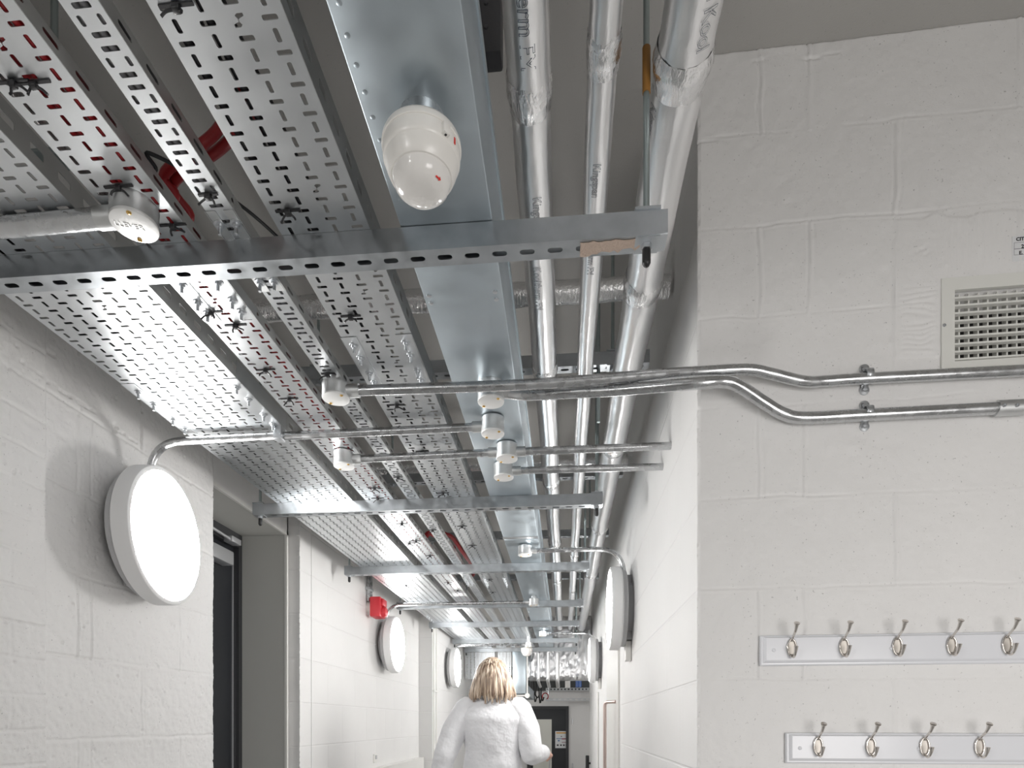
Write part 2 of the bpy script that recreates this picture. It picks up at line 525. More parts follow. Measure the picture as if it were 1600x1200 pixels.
for t0, t1, z0, z1 in ((0.0, 0.98, 0, 1.0), (0.98, 2.3, 0, CEIL)):
    w.frame_box((CORNER.x, CORNER.y, 0), WD, -WN, (0, 0, 1), (t0, 0, z0), (t1, 0.12, z1))
struct('wall_front_lower', w, M['wall_x'])

# left wall beside the near wall light
PIER = 1.472
LZ0, LDZ = 1.447, 0.2265
def relief_left(U, V, nu, nv):
    wob = 0.002 * smooth_noise(nu, nv, 20, 40)
    H = 0.0009 * smooth_noise(nu, nv, 10, 24) + 0.0006 * smooth_noise(nu, nv, 60, 120) + 0.0004 * smooth_noise(nu, nv, 200, 400)
    amp = np.clip(0.8 + 0.4 * smooth_noise(nu, nv, 10, 18), 0.2, 1.5)
    zr = (V - LZ0) / LDZ
    row = np.floor(zr).astype(int); zf = (zr - row) * LDZ
    main = U > PIER
    G = np.zeros_like(H)
    for d in (zf, zf - LDZ):
        G += 0.0042 * amp * groove(d + wob - 0.006, 0.0028) - 0.0010 * groove(d + wob + 0.004, 0.008)
    jy = {0: (at_x(143, 1000, LW).y, at_x(281, 1000, LW).y), 1: (at_x(221, 1090, LW).y,)}
    for r in np.unique(row):
        m = row == r
        for j in (jy[0] if r % 2 == 0 else jy[1]):
            for jj in (j, j - .45):
                G += np.where(m, 0.0042 * amp * groove(U + wob - jj, 0.0028) + 0.001 * groove(U + wob - jj - .014, 0.002), 0)
    # narrower courses on the pier
    zp = (V - 1.255) / 0.087
    rp = np.floor(zp).astype(int); fp = (zp - rp) * 0.087
    Gp = np.zeros_like(H)
    for d in (fp, fp - 0.087): Gp += 0.0036 * amp * groove(d + wob, 0.0028)
    jp = at_x(12, 1000, LW).y
    Gp += np.where(rp % 2 == 0, 0.0022 * amp * groove(U + wob - jp, 0.0028), 0)
    H -= np.where(main, G, Gp)
    H += 0.010 * (1 - step_in(U + 0.3 * wob, PIER, 0.0006))
    # ledge: the wall above the second course is set back a little
    z_l = at_x(150, 640, LW).z
    # broken joints
    for (px, py, lw, lh) in ((95, 610, .09, .0030), (130, 632, .05, .0030), (80, 553, .02, .0035), (180, 668, .012, .012),
                             (222, 645, .0045, .030), (221, 680, .003, .03), (196, 680, .03, .0025)):
        p = at_x(px, py, LW)
        rag = np.clip(0.6 + 0.9 * smooth_noise(nu, nv, 120, 200), 0, 1.4)
        H -= 0.018 * rag * np.exp(-(((U - p.y) / lw) ** 2) ** 2 - ((V + wob - p.z) / lh) ** 2)
    # pock marks
    ps = np.clip(smooth_noise(nu, nv, 150, 260) - 1.55, 0, 1)
    H -= 0.006 * ps
    # ragged end at the door opening
    return H
def place_left(U, V, H):
    return np.stack([LW + H, U, V + 0 * H], -1)
LEDGE = 2.237
height_wall('wall_left', 1.18, LEDGE, 1.0, CEIL, 0.004, place_left, relief_left, M['wall'], 0.30)
w = MB()
w.box((LW - .3, -2.5, 0), (LW, 1.18, CEIL)); w.box((LW - .3, 1.18, 0), (LW, LEDGE, 1.0))
struct('wall_left_rear', w, M['wall_y'])
# small crumbs of paint along the open edge
w = MB()
for z in np.arange(1.0, 2.2, 0.226):
    for k in range(5):
        zz = z + random.uniform(-.02, .02); s = random.uniform(.003, .007)
        w.box((LW - .03, LEDGE - .002, zz - s), (LW - .002, LEDGE + s * .8, zz + s * .6))
struct('trim_1', w, M['wall'])

# wall over the doorway, far section, step
w = MB()
w.box((LW2 - .24, LEDGE, HEAD), (LW2, 3.006, CEIL))
struct('wall_left_lintel', w, M['wall_smooth'])
w = MB().box((LW2 - .26, LEDGE, HEAD - .006), (LW2 - .0, 3.0, HEAD)); struct('trim_2', w, M['greyboard'])
w = MB().box((LW2 - .26, 2.986, 0), (LW2 - .004, 3.012, HEAD - .006)); struct('trim_3', w, M['greyboard'])
w = MB(); w.box((LW2 - .006, 2.980, 0), (LW2 + .006, 2.996, HEAD + .008)); w.box((LW2 - .006, LEDGE, HEAD - .008), (LW2 + .006, 2.996, HEAD + .008))
struct('trim_4', w, M['trimw'])
w = MB(); w.box((LW2 - .26, 2.996, 0), (LW2, 3.02, CEIL)); struct('wall_left_return', w, M['wall_smooth'])
w = MB()
w.box((LW - .3, 3.008, 0), (LW, 3.146, CEIL)); w.box((LW - .3, 3.152, 0), (LW, 5.56, CEIL)); w.box((LW - .3, 3.146, 0), (LW - .006, 3.152, CEIL))
struct('wall_left_far', w, M['wall_y'])
w = MB()
for z in np.arange(1.05, 2.7, 0.026):
    s = random.uniform(.002, .008)
    w.box((LW - .012, 3.008 - s, z), (LW + .001, 3.011, z + random.uniform(.01, .024)))
struct('trim_5', w, M['wall_smooth'])
w = MB().box((-1.6, 5.56, 0), (-1.21, 8.2, CEIL)); struct('wall_left_end', w, M['wall_y'])
# two slim vertical trunkings at the step
w = MB().tube([(-1.205, 5.60, 0), (-1.205, 5.60, 2.25)], .009, 10)
w.tube([(-1.205, 5.72, 0), (-1.205, 5.72, 2.25)], .009, 10)
w.box((-1.21, 5.57, 1.56), (-1.192, 5.75, 1.575))
single('wall_conduit', w, M['trimw'], 'pair of slim white vertical conduits on left wall by the second light', 'conduit', smooth=40)

# right corridor wall
w = MB().box((RW, 1.578, 0), (RW + .15, 3.68, CEIL)); struct('wall_right', w, M['wall_y'])
w = MB().box((RW, 3.68, 0), (RW + .15, 8.1, CEIL)); struct('wall_right_far', w, M['wall_smooth'])
# room behind the camera
w = MB().box((2.55, -2.5, 0), (2.7, 1.6, CEIL)); struct('wall_room_right', w, M['wall_y'])
w = MB().box((LW - .3, -2.65, 0), (2.7, -2.5, CEIL)); struct('wall_back', w, M['wall_x'])
# floor with steps down to the far door, ceiling
w = MB().box((LW - .3, -2.65, -.1), (2.7, 8.0, 0)); struct('floor', w, M['floor'])
w = MB(); 
for k in range(4): w.box((-2.2, 8.0 + k * .28, -.8), (2.2, 8.28 + k * .28, -.135 * (k + 1)))
w.box((-2.2, 9.12, -.8), (2.2, 11.4, -.54)); struct('floor_lower', w, M['floor'])
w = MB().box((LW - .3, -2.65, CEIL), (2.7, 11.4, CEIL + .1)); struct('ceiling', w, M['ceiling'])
# far wall and lobby sides
FARY = 10.9
w = MB()
DX0, DX1, DZ1 = -.66, .075, 1.572
w.box((-2.2, FARY, -.6), (DX0, FARY + .15, CEIL)); w.box((DX1, FARY, -.6), (2.2, FARY + .15, CEIL)); w.box((DX0, FARY, DZ1), (DX1, FARY + .15, CEIL))
struct('wall_far', w, M['wall_smooth'])
w = MB().box((-2.2, 8.2, -.6), (-2.05, FARY, CEIL)); w.box((2.05, 8.1, -.6), (2.2, FARY, CEIL)); struct('wall_lobby', w, M['wall_smooth'])
w = MB().box((-2.2, 8.2, -.6), (-1.21, 8.35, CEIL)); w.box((RW, 8.1, -.6), (2.2, 8.25, CEIL)); struct('wall_lobby_front', w, M['wall_smooth'])
w = MB(); w.box((-1.8, FARY - .25, 1.84), (2.05, FARY, 2.25)); struct('trim_6', w, M['duskgrey'])

# ------------------------------------------------------------ door in the left recess
DE = at_x(368, 1000, LW2 - .25).y
d = MB().box((LW2 - .30, LEDGE, 0), (LW2 - .262, DE, HEAD - .07))
dr = mesh_object('door_1', d.v, d.f, M['darkdoor']); tag(dr, kind='structure')
f = MB(); f.box((LW2 - .30, DE, 0), (LW2 - .232, 2.986, HEAD - .006)); f.box((LW2 - .30, LEDGE, HEAD - .072), (LW2 - .232, DE, HEAD - .006))
o = mesh_object('door_frame', f.v, f.f, M['darkframe']); o.parent = dr
f = MB().box((LW2 - .264, DE - .012, 0), (LW2 - .258, DE - .003, HEAD - .1)); o = mesh_object('edge_strip', f.v, f.f, M['silver']); o.parent = dr
c0 = at_x(332, 876, LW2 - .24); c1 = at_x(359, 876, LW2 - .24)
f = MB().box((LW2 - .262, 2.40, c1.z - .035), (LW2 - .20, c1.y - .03, c1.z + .032), .006)
o = mesh_object('door_closer', f.v, f.f, M['silver'], 40); o.parent = dr
a0 = at_x(333, 830, LW2 - .22); a1 = at_x(356, 843, LW2 - .22)
f = MB().tube([(LW2 - .21, 2.45, a1.z + .02), (LW2 - .205, a1.y, a1.z)], .007, 8)
f.box((LW2 - .235, a1.y - .012, a1.z - .012), (LW2 - .19, a1.y + .07, a1.z + .016), .003)
o2 = mesh_object('closer_arm', f.v, f.f, M['silver'], 40); o2.parent = o

# ------------------------------------------------------------ perforated trays
def slot_poly(w, l, r, n=3):
    out = []
    for cx, cy, a0 in ((w / 2 - r, l / 2 - r, 0), (-w / 2 + r, l / 2 - r, 90), (-w / 2 + r, -l / 2 + r, 180), (w / 2 - r, -l / 2 + r, 270)):
        for k in range(n):
            a = math.radians(a0 + 90 * k / (n - 1)); out.append((cx + r * math.cos(a), cy + r * math.sin(a)))
    return out
def s_poly(w, l):
    pts = [(-.5, .5), (-.05, .5), (.12, .34), (.0, .1), (.05, -.1), (.5, -.28), (.5, -.5), (.05, -.5), (-.14, -.34), (-.02, -.1), (-.06, .1), (-.5, .28)]
    return [(p[0] * w, p[1] * l) for p in pts]
def make_cell(w, l, holes):
    polys = [[Vector((-w / 2, -l / 2, 0)), Vector((w / 2, -l / 2, 0)), Vector((w / 2, l / 2, 0)), Vector((-w / 2, l / 2, 0))]]
    for h in holes: polys.append([Vector((x, y, 0)) for x, y in h][::-1])
    tris = tessellate_polygon(polys)
    flat = [v for p in polys for v in p]
    return np.array([tuple(v) for v in flat]), np.array(tris)
class Sheet:
    """assembles cells in a plane"""
    def __init__(self): self.V = []; self.F = []; self.n = 0
    def put(self, cell, fn):
        v, t = cell
        self.V.append(fn(v)); self.F.append(t + self.n); self.n += len(v)
    def mb(self):
        m = MB(); m.v = [tuple(p) for p in np.concatenate(self.V).tolist()]; m.f = [tuple(t) for t in np.concatenate(self.F).tolist()]
        return m
TZ = CAM_Z + 0.892     # underside of the trays
TY0, TY1 = -0.35, 7.22

def thick(o, t, off):
    md = o.modifiers.new('sheet', 'SOLIDIFY'); md.thickness = t; md.offset = off

def bolt_mb(x, y, z):
    b = MB(); b.lathe([(.0105, 0), (.0105, -.0016), (.0062, -.002), (.0062, -.0065), (.0032, -.0068), (.0032, -.019), (0, -.019)], (x, y, z), seg=12)
    return b
def tie_mb(x, y, z, wdt, rnd):
    """cable tie: strap through two slots, lock head and two loose tails"""
    b = MB()
    b.box((x - wdt / 2, y - .0022, z - .0016), (x + wdt / 2, y + .0022, z))
    a = rnd.uniform(-.35, .35)
    b.box((x - .005, y - .0045, z - .0085), (x + .005, y + .0045, z - .001), .0012)
    for sgn in (-1, 1):
        p0 = Vector((x + sgn * .003, y, z - .006))
        p1 = p0 + Vector((sgn * .007 + a * .01, rnd.uniform(-.003, .005), -.004))
        p2 = p1 + Vector((sgn * .004 + a * .014, rnd.uniform(-.003, .006), -.005))
        b.tube(spline([p0, p1, p2], 4), .0018, 6)
    return b

def tray(name, x0, x1, cols, label, ties, splices, seed, s_col=None, narrow=False, fh=.052):
    rnd = random.Random(seed)
    root = thing('cable_tray', ((x0 + x1) / 2, 3.4, TZ), label, 'cable tray', 'perforated cable trays over the corridor')
    sh = Sheet()
    if not narrow:
        cw = (x1 - x0) / cols; pl = 0.0205
        ch = make_cell(cw, pl, [slot_poly(.0205, .0066, .002)]); cv = make_cell(cw, pl, [slot_poly(.0066, .0165, .002)])
        cs = make_cell(cw, pl, [s_poly(.017, .0155)])
        n = int((TY1 - TY0) / pl)
        for i in range(n):
            y = TY0 + (i + .5) * pl
            for j in range(cols):
                x = x0 + (j + .5) * cw
                c = ch if (i + j) % 2 == 0 else cv
                if s_col is not None and j == s_col and i % 12 == 5: c = cs
                sh.put(c, lambda v: v + np.array([x, y, TZ]))
        yend = TY0 + n * pl
    else:
        w = x1 - x0; pl = 0.0165
        ch = make_cell(w, pl, [slot_poly(.024, .007, .002)])
        cv = make_cell(w, pl, [[(p[0] - .0135, p[1]) for p in slot_poly(.0062, .0125, .002)], [(p[0] + .0135, p[1]) for p in slot_poly(.0062, .0125, .002)]])
        n = int((TY1 - TY0) / pl)
        for i in range(n):
            y = TY0 + (i + .5) * pl
            c = (ch, ch, cv)[i % 3]
            sh.put(c, lambda v: v + np.array([(x0 + x1) / 2, y, TZ]))
        yend = TY0 + n * pl
    o = part('base', sh.mb(), M['tray'], root, weld=True); thick(o, .0014, 0)
    # folded sides with slots and an inward lip
    pitch = 0.054; hs = fh * .5
    ce = make_cell(pitch, hs, [[(a, b) for a, b in slot_poly(.026, hs * .52, .003)]])
    cf = make_cell(pitch, fh * .25, [])
    for sx, inn in ((x0, 1), (x1, -1)):
        sh = Sheet(); m = int((yend - TY0) / pitch)
        for i in range(m):
            y = TY0 + (i + .5) * pitch
            for cc, zz in ((cf, fh * .125), (ce, fh * .5), (cf, fh * .875)):
                sh.put(cc, lambda v: np.stack([np.full(len(v), sx), y + v[:, 0], TZ + zz + v[:, 1]], -1))
        mb = sh.mb()
        mb.box((min(sx, sx + inn * .012), TY0, TZ + fh - .0014), (max(sx, sx + inn * .012), TY0 + m * pitch, TZ + fh))
        o = part('side_flange', mb, M['rail'], root, weld=True); thick(o, .0014, 0)
    for y0, y1, ins in splices:
        for sx, sg in ((x0, 1), (x1, -1)):
            b = MB(); wd = min(.036, (x1 - x0) * .35)
            xa, xb = sorted((sx, sx + sg * wd))
            b.box((xa, y0, TZ - .0022), (xb, y1, TZ - .0008))
            xo = sx - sg * .0022
            b.box((min(xo, sx - sg * .0008), y0, TZ - .0022), (max(xo, sx - sg * .0008), y1, TZ + fh * .88))
            sp = part('splice_plate', b, M['rail' if narrow else 'tray'], root)
            for k in range(4):
                yy = y0 + (y1 - y0) * (.14, .36, .66, .86)[k]
                part('bolt', bolt_mb(sx + sg * wd * .55, yy, TZ - .0022), M['bolt'], sp, smooth=40)
    for (tx, ty, wd) in ties:
        part('cable_tie', tie_mb(tx, ty, TZ - .0008, wd, rnd), M['tie'], root, smooth=50, label='black cable tie')
    return root

def ties_px(lst, wd):
    out = []
    for px, py in lst:
        p = at_z(px, py, TZ); out.append((p.x, p.y, wd))
    return out
A = tray('wide', -1.16, -.845, 8, 'widest galvanised perforated tray, at far left of the overhead run', [(-1.12, 2.47, .09), (-1.13, 3.52, .05), (-1.02, 3.9, .05)],
         [(1.52, 1.80, 0), (5.0, 5.3, 0)], 1, s_col=4)
B = tray('red', -.793, -.677, 3, 'galvanised perforated tray filled with red cables, second from the left', ties_px([(20, 126), (52, 127), (185, 290), (270, 350), (330, 487), (368, 507), (415, 577), (452, 622), (585, 762), (590, 778)], .05)
         + ties_px([(628, 818), (650, 845), (640, 848), (672, 868)], .05) + ties_px([(700, 910), (715, 922)], .05), [(1.12, 1.30, 0)], 2, s_col=1, fh=.025)
C = tray('narrow', -.622, -.573, 1, 'narrowest galvanised perforated tray, between two wider trays', ties_px([(325, 303), (512, 583), (622, 745), (676, 828)], .034), [(1.02, 1.22, 0), (3.7, 3.9, 0)], 3, narrow=True, fh=.025)
D = tray('grey', -.514, -.350, 4, 'galvanised perforated tray with black cables, nearest to the trunking', ties_px([(275, 6), (450, 328), (548, 493), (620, 632), (660, 705), (692, 770), (722, 822), (738, 852)], .045)
         + ties_px([(765, 905), (770, 925)], .045), [(1.38, 1.60, 0), (3.75, 3.97, 0)], 4, s_col=2)

# cables lying in the trays
def cable(x, r, mat, label, group, y0=TY0, y1=TY1, lift=0.0, seed=0):
    rnd = random.Random(seed); pts = []
    n = 40
    for k in range(n + 1):
        y = y0 + (y1 - y0) * k / n
        pts.append((x + rnd.uniform(-.0012, .0012), y, TZ + .0016 + r + lift))
    b = MB().tube(pts, r, 8)
    return single('cable', b, mat, label, 'cable', group, smooth=60)
for k, x in enumerate((-.763, -.747, -.731, -.715, -.6995, -.686)):
    cable(x, .0062, M['redcable'], 'red cable lying along the red-filled tray', 'red cables in one tray', seed=k)
for k in range(7):
    cable(-1.13 + k * .0185, .0075, M['blackcable'], 'black cable lying along the left half of the widest tray', 'black cables in the widest tray', seed=20 + k)
for k in range(4):
    cable(-.493 + k * .021, .0085, M['blackcable'], 'black cable lying along the tray nearest the trunking', 'black cables in the tray by the trunking', seed=40 + k)
for k in range(3):
    cable(-.611 + k * .0135, .0055, M['greycable'], 'grey cable lying along the narrowest tray', 'grey cables in the narrowest tray', seed=60 + k)
# red cables crossing between the trays
def cross_cable(pts, r, label, mat):
    single('cable', MB().tube(spline(pts, 8), r, 8), mat, label, 'cable', smooth=60)
def cz(px, py, z): return at_z(px, py, CAM_Z + z)
cross_cable([(-.71, 1.03, TZ + .030), (-.688, 1.035, TZ + .045), cz(258, 270, .962), cz(337, 207, .985), (-.505, .90, TZ + .075), (-.475, .87, TZ + .035)], .0085, 'red cable looping between red tray and black cable tray, nearest of the crossings', M['redcable'])
cross_cable([(-.71, 1.075, TZ + .030), (-.688, 1.078, TZ + .045), cz(270, 287, .962), cz(340, 236, .985), (-.505, .95, TZ + .075), (-.475, .925, TZ + .035)], .0085, 'red cable looping across just behind the nearest red crossing', M['redcable'])
cross_cable([(-.70, .97, TZ + .02), (-.682, .975, TZ + .036), cz(235, 240, .935), (-.60, 1.04, TZ + .045), (-.56, 1.16, TZ + .06), (-.53, 1.3, TZ + .06)], .0032, 'thin black wire slanting from red tray to the narrow tray', M['blackcable'])
cross_cable([(-.70, 3.02, TZ + .02), (-.675, 3.05, TZ + .065), (-.62, 3.2, TZ + .06), (-.60, 3.3, TZ + .06)], .013, 'red cable bundle slanting off the red tray beyond the second channel', M['redcable'])
cross_cable([(-.60, 3.05, TZ + .06), (-.572, 3.12, TZ + .06), (-.545, 3.3, TZ + .03), (-.545, 3.62, TZ + .04), (-.575, 3.85, TZ + .05), (-.6, 3.9, TZ + .05)], .011, 'red cable bundle sagging between narrow tray and the tray by the trunking', M['redcable'])

# ------------------------------------------------------------ steel trunking
TX0, TX1 = -.294, -.127
tk = thing('cable_trunking', ((TX0 + TX1) / 2, 3.4, TZ), 'long blue-grey square steel trunking between trays and foil pipes', 'trunking')
b = MB(); b.box((TX0, TY0, TZ), (TX1, 2.968, TZ + .155), .003); part('trunking_length', b, M['trunk'], tk, smooth=30)
b = MB(); b.box((TX0, 2.984, TZ), (TX1, 5.6, TZ + .155), .003); part('trunking_length', b, M['trunk'], tk, smooth=30)
b = MB(); b.box((TX0, 5.606, TZ), (TX1, TY1, TZ + .155), .003); part('trunking_length', b, M['trunk'], tk, smooth=30)
b = MB(); b.box((TX0 + .004, 2.965, TZ + .004), (TX1 - .004, 2.99, TZ + .15)); part('coupler', b, M['trunk'], tk)
b = MB(); b.box((TX0 - .002, 2.930, TZ - .0025), (TX1 + .002, 2.962, TZ + .003), .001); part('coupler_strap', b, M['bolt'], tk)
b = MB(); b.box((TX1 + .0002, TY0, TZ + .140), (TX1 + .0035, TY1, TZ + .158)); part('lid_edge', b, M['trunk'], tk)
for y in (1.262, 1.285, 2.545, 2.57, 4.9, 4.93):
    part('rivet', MB().lathe([(.0052, 0), (.005, -.0018), (0, -.0026)], (TX1 - .016, y, TZ), seg=12), M['bolt'], tk, smooth=40)
    part('rivet', MB().lathe([(.0052, 0), (.005, -.0018), (0, -.0026)], (TX0 + .012, y, TZ), seg=12), M['bolt'], tk, smooth=40)
for k in range(9):
    part('weld_bead', MB().lathe([(.004, 0), (.0034, -.0004), (0, -.0006)], (TX0 + .012 + random.uniform(0, .004), .74 + k * .036, TZ), seg=9), M['trunk'], tk, smooth=40)

# ------------------------------------------------------------ channel supports with hanging rods
def channel_mb(L, w=.041, h=.041):
    """slotted channel along +x from 0, front face at y=0, underside at z=0"""
    sh = Sheet(); pitch = .05; n = int(L / pitch); rest = (L - n * pitch) / 2
    ce = make_cell(pitch, w, [slot_poly(.027, .0115, .0055, 4)])
    for i in range(n): sh.put(ce, lambda v: v + np.array([rest + (i + .5) * pitch, w / 2, 0]))
    cr = make_cell(rest, w, [])
    sh.put(cr, lambda v: v + np.array([rest / 2, w / 2, 0])); sh.put(cr, lambda v: v + np.array([L - rest / 2, w / 2, 0]))
    m = sh.mb()
    for y in (0, w):
        m.add([(0, y, 0), (L, y, 0), (L, y, h), (0, y, h)], [(0, 1, 2, 3)])
    for y0, y1 in ((0, .009), (w, w - .009)):
        m.add([(0, y0, h), (L, y0, h), (L, y1, h), (0, y1, h)], [(0, 1, 2, 3)])
        m.add([(0, y1, h), (L, y1, h), (L, y1, h - .007), (0, y1, h - .007)], [(0, 1, 2, 3)])
    return m
def support(x0, x1, y, z, label, group='slotted channel supports under the trays', rods=True, name='support_channel', caps=True, rod_in=.036):
    L = x1 - x0
    root = thing(name, (x0, y, z), label, 'support channel', group)
    o = part('channel', channel_mb(L), M['strut'], root, local=True, weld=True)
    md = o.modifiers.new('sheet', 'SOLIDIFY'); md.thickness = .0024; md.offset = -1
    for rx in (rod_in, L - rod_in):
        if not rods: break
        top = CEIL - z
        r = part('threaded_rod', MB().tube([(rx, .0205, -.012), (rx, .0205, top)], .0055, 10), M['rod'], root, smooth=40, local=True)
        part('square_washer', MB().box((rx - .022, -.003, .0412), (rx + .022, .044, .0462)).box((rx - .021, .001, -.0045), (rx + .021, .040, -.0005)), M['strut'], root, local=True)
        part('nut', MB().lathe([(.0098, -.013), (.0098, -.0047)], (rx, .0205, 0), seg=6).lathe([(.0098, .0463), (.0098, .055)], (rx, .0205, 0), seg=6), M['bolt'], root, local=True)
        if caps:
            part('end_cap', MB().lathe([(0, -.043), (.005, -.041), (.0075, -.036), (.0075, -.012)], (rx, .0205, 0), seg=14), M['black'], root, smooth=50, local=True, label='black rod end cap')
    return root
SZ = CAM_Z + .85
S = []
S.append(support(-1.262, .1785, 1.083, SZ, 'nearest slotted steel channel, crossing the full run just ahead of camera', rod_in=.034))
spec = [(-1.263, .148, 2.397, 'slotted channel beyond the group of conduit boxes, left end by doorway'),
        (-1.252, .137, 3.410, 'slotted channel just above the red alarm sounder'),
        (-1.24, .135, 4.46, 'slotted channel behind the conduit to second left wall light'),
        (-1.196, .127, 5.36, 'slotted channel between second and third left wall lights, nearer one'),
        (-1.19, .148, 6.45, 'slotted channel second to last before the trays drop'),
        (-1.19, .152, 7.235, 'last slotted channel, at the point where trays turn down')]
for x0, x1, y, lab in spec: S.append(support(x0, x1, y, SZ, lab, rod_in=.023))
# remains of a torn paper label on the nearest channel
b = MB(); p0 = .1785 + 1.262
rn = random.Random(5); top = []; bot = []
for k in range(15):
    x = 1.440 - .150 + k * .0075
    top.append((x, .004 + rn.uniform(0, .004), -.0030)); bot.append((x, .034 + rn.uniform(-.004, .006) - k * .0006, -.0034))
b.add(top + bot, [(k, k + 1, 16 + k, 15 + k) for k in range(14)])
o = part('torn_label', b, M['residue'], S[0], local=True, label='torn brown paper label'); o.modifiers.new('sheet', 'SOLIDIFY').thickness = .0012

# dark upper channels carrying the pipes
UZ = CAM_Z + 1.20
for y, lab in ((2.07, 'high dark channel carrying the foil pipes, nearest of them'), (3.0, 'high dark channel carrying the foil pipes, above the second low channel'),
               (3.95, 'high dark channel carrying the foil pipes, third from the camera'), (5.1, 'high dark channel carrying the foil pipes, farthest of them')):
    support(-.98, .282, y, UZ, lab, 'upper channels above the pipes', caps=False, name='upper_support_channel', rod_in=.12)
# long thin hanger rods between trays and pipes
for px, py, Y, lab in ((85, 40, 1.02, 'threaded rod hanging beside the narrow tray near the top left corner'), (935, 690, 2.1, 'threaded rod hanging between the two right foil pipes')):
    p = at_y(px, py, Y)
    r = MB().tube([(p.x, Y, CAM_Z + (1.02 if Y > 2 else 1.0)), (p.x, Y, CEIL)], .006, 10)
    if Y < 2: r.box((p.x - .03, Y - .02, CAM_Z + 1.0), (p.x + .03, Y + .02, CAM_Z + 1.006))
    single('threaded_rod', r, M['rod'], lab, 'threaded rod', 'free hanger rods', smooth=40)
# band of orange tape on the near right rod
rr = S[0]
part('rod_tape', MB().tube([(p0 - .034, .0205, CAM_Z + 1.115 - SZ), (p0 - .034, .0205, CAM_Z + 1.195 - SZ)], .0072, 10), M['rust'], rr, smooth=40, local=True, label='orange-brown tape')

# ------------------------------------------------------------ foil-lagged pipes
def pipe_rings(xc, zc, r, y0, y1, joints, seed):
    rnd = random.Random(seed); pts = []; rad = []
    y = y0
    ph = [rnd.uniform(0, 6) for _ in range(4)]
    while y <= y1:
        g = sum(.085 * math.exp(-((y - j) / .022) ** 2) - .06 * math.exp(-((y - j - .03) / .012) ** 2) for j in joints)
        pts.append((xc + .0010 * math.sin(y * 9 + ph[0]), y, zc + .0010 * math.sin(y * 7 + ph[1])))
        rad.append(r * (1 + g + .012 * math.sin(y * 23 + ph[2]) + rnd.uniform(-.006, .006)))
        y += .012 if any(abs(y - j) < .1 for j in joints) else .03
    return pts, rad
def crumple(mb, amt, seed):
    r2 = random.Random(seed)
    mb.v = [(p[0] + r2.uniform(-amt, amt), p[1] + r2.uniform(-amt, amt), p[2] + r2.uniform(-amt, amt)) for p in mb.v]
    return mb
def wrap_text(body, size, xc, zc, r, y_end=None, y_start=None, phi=0.0, th=.0007):
    vs, fs = text_mesh(body, size, th, outline=True)
    xs = [v.x for v in vs]; ys = [v.y for v in vs]
    off = (y_end - max(xs)) if y_end is not None else (y_start - min(xs))
    cy = (min(ys) + max(ys)) / 2
    m = MB(); out = []
    for v in vs:
        a = (v.y - cy) / r + phi; R = r * 1.036 + v.z * .5
        out.append((xc + R * math.sin(a), v.x + off, zc - R * math.cos(a)))
    return m.add(out, fs)
PZ = 1.15
PIPES = [(-.063, .0375, 'foil-lagged pipe nearest the trunking, leftmost of three', (1.105, 1.98, 2.9, 3.9, 4.9), 'p1'),
         (.067, .0265, 'thinnest foil-lagged pipe, middle of three', (1.05, 2.1, 3.1, 4.2, 5.3), 'p2'),
         (.204, .0465, 'thickest foil-lagged pipe, beside the right corridor wall', (1.085, 1.62, 2.55, 3.6, 4.7), 'p3')]
for i, (xc, r, lab, joints, key) in enumerate(PIPES):
    zc = CAM_Z + PZ - .001
    root = thing('insulated_pipe', (xc, 3.4, zc - r), lab, 'pipe', 'foil-lagged pipes along the ceiling')
    pts, rad = pipe_rings(xc, zc, r, TY0, 7.43, joints, i)
    b = MB().tube(pts, r, 28, radii=rad); crumple(b, .0006, i)
    ins = part('insulation', b, M['foil'], root, smooth=60)
    for j in joints:
        tp = MB().tube([(xc, j - .028 + .008 * k, zc) for k in range(9)], r, 26, caps=False,
                       radii=[r * (1.008 + .11 * math.exp(-((-.028 + .008 * k) / .022) ** 2)) + random.uniform(-.0008, .0014) for k in range(9)])
        crumple(tp, .0012, i * 10 + 3)
        part('tape_band', tp, M['foiltape'], root, smooth=35, label='crumpled foil tape')
    if key == 'p1':
        part('print', wrap_text('Kooltherm FM', .035, xc, zc, r, y_end=1.045, phi=.05, th=.00045), M['print'], ins)
        part('print', wrap_text('Kingspan', .026, xc, zc, r, y_start=1.30, phi=.05, th=.0004), M['print'], ins)
        part('print', wrap_text('Kooltherm FM', .026, xc, zc, r, y_start=1.50, phi=-.1, th=.00035), M['print'], ins)
    elif key == 'p2':
        part('print', wrap_text('Kingspan', .022, xc, zc, r, y_start=1.245, phi=-.15, th=.00035), M['print'], ins)
        part('print', wrap_text('Kooltherm FM', .022, xc, zc, r, y_start=1.42, phi=-.1, th=.00035), M['print'], ins)
    else:
        part('print', wrap_text('Kooltherm Kool', .033, xc, zc, r, y_end=1.035, phi=.5, th=.00035), M['print'], ins)
        part('print', wrap_text('Kingspan', .026, xc, zc, r, y_start=1.14, phi=-1.15, th=.00035), M['print'], ins)
# foil pipes crossing above
for py, lab in ((466, 'foil-lagged pipe crossing above the run, nearer one'), (728, 'foil-lagged pipe crossing above the run, farther one')):
    zc = CAM_Z + 1.345
    Y = (1.345 * 960 / (1130 - py)) * .99
    b = MB().tube([(-1.0 + k * .04, Y + .002 * math.sin(k), zc) for k in range(34)], .034, 20, radii=[.034 + random.uniform(-.0015, .0015) for k in range(34)])
    crumple(b, .001, 77)
    single('insulated_pipe', b, M['foiltape'], lab, 'pipe', smooth=50)

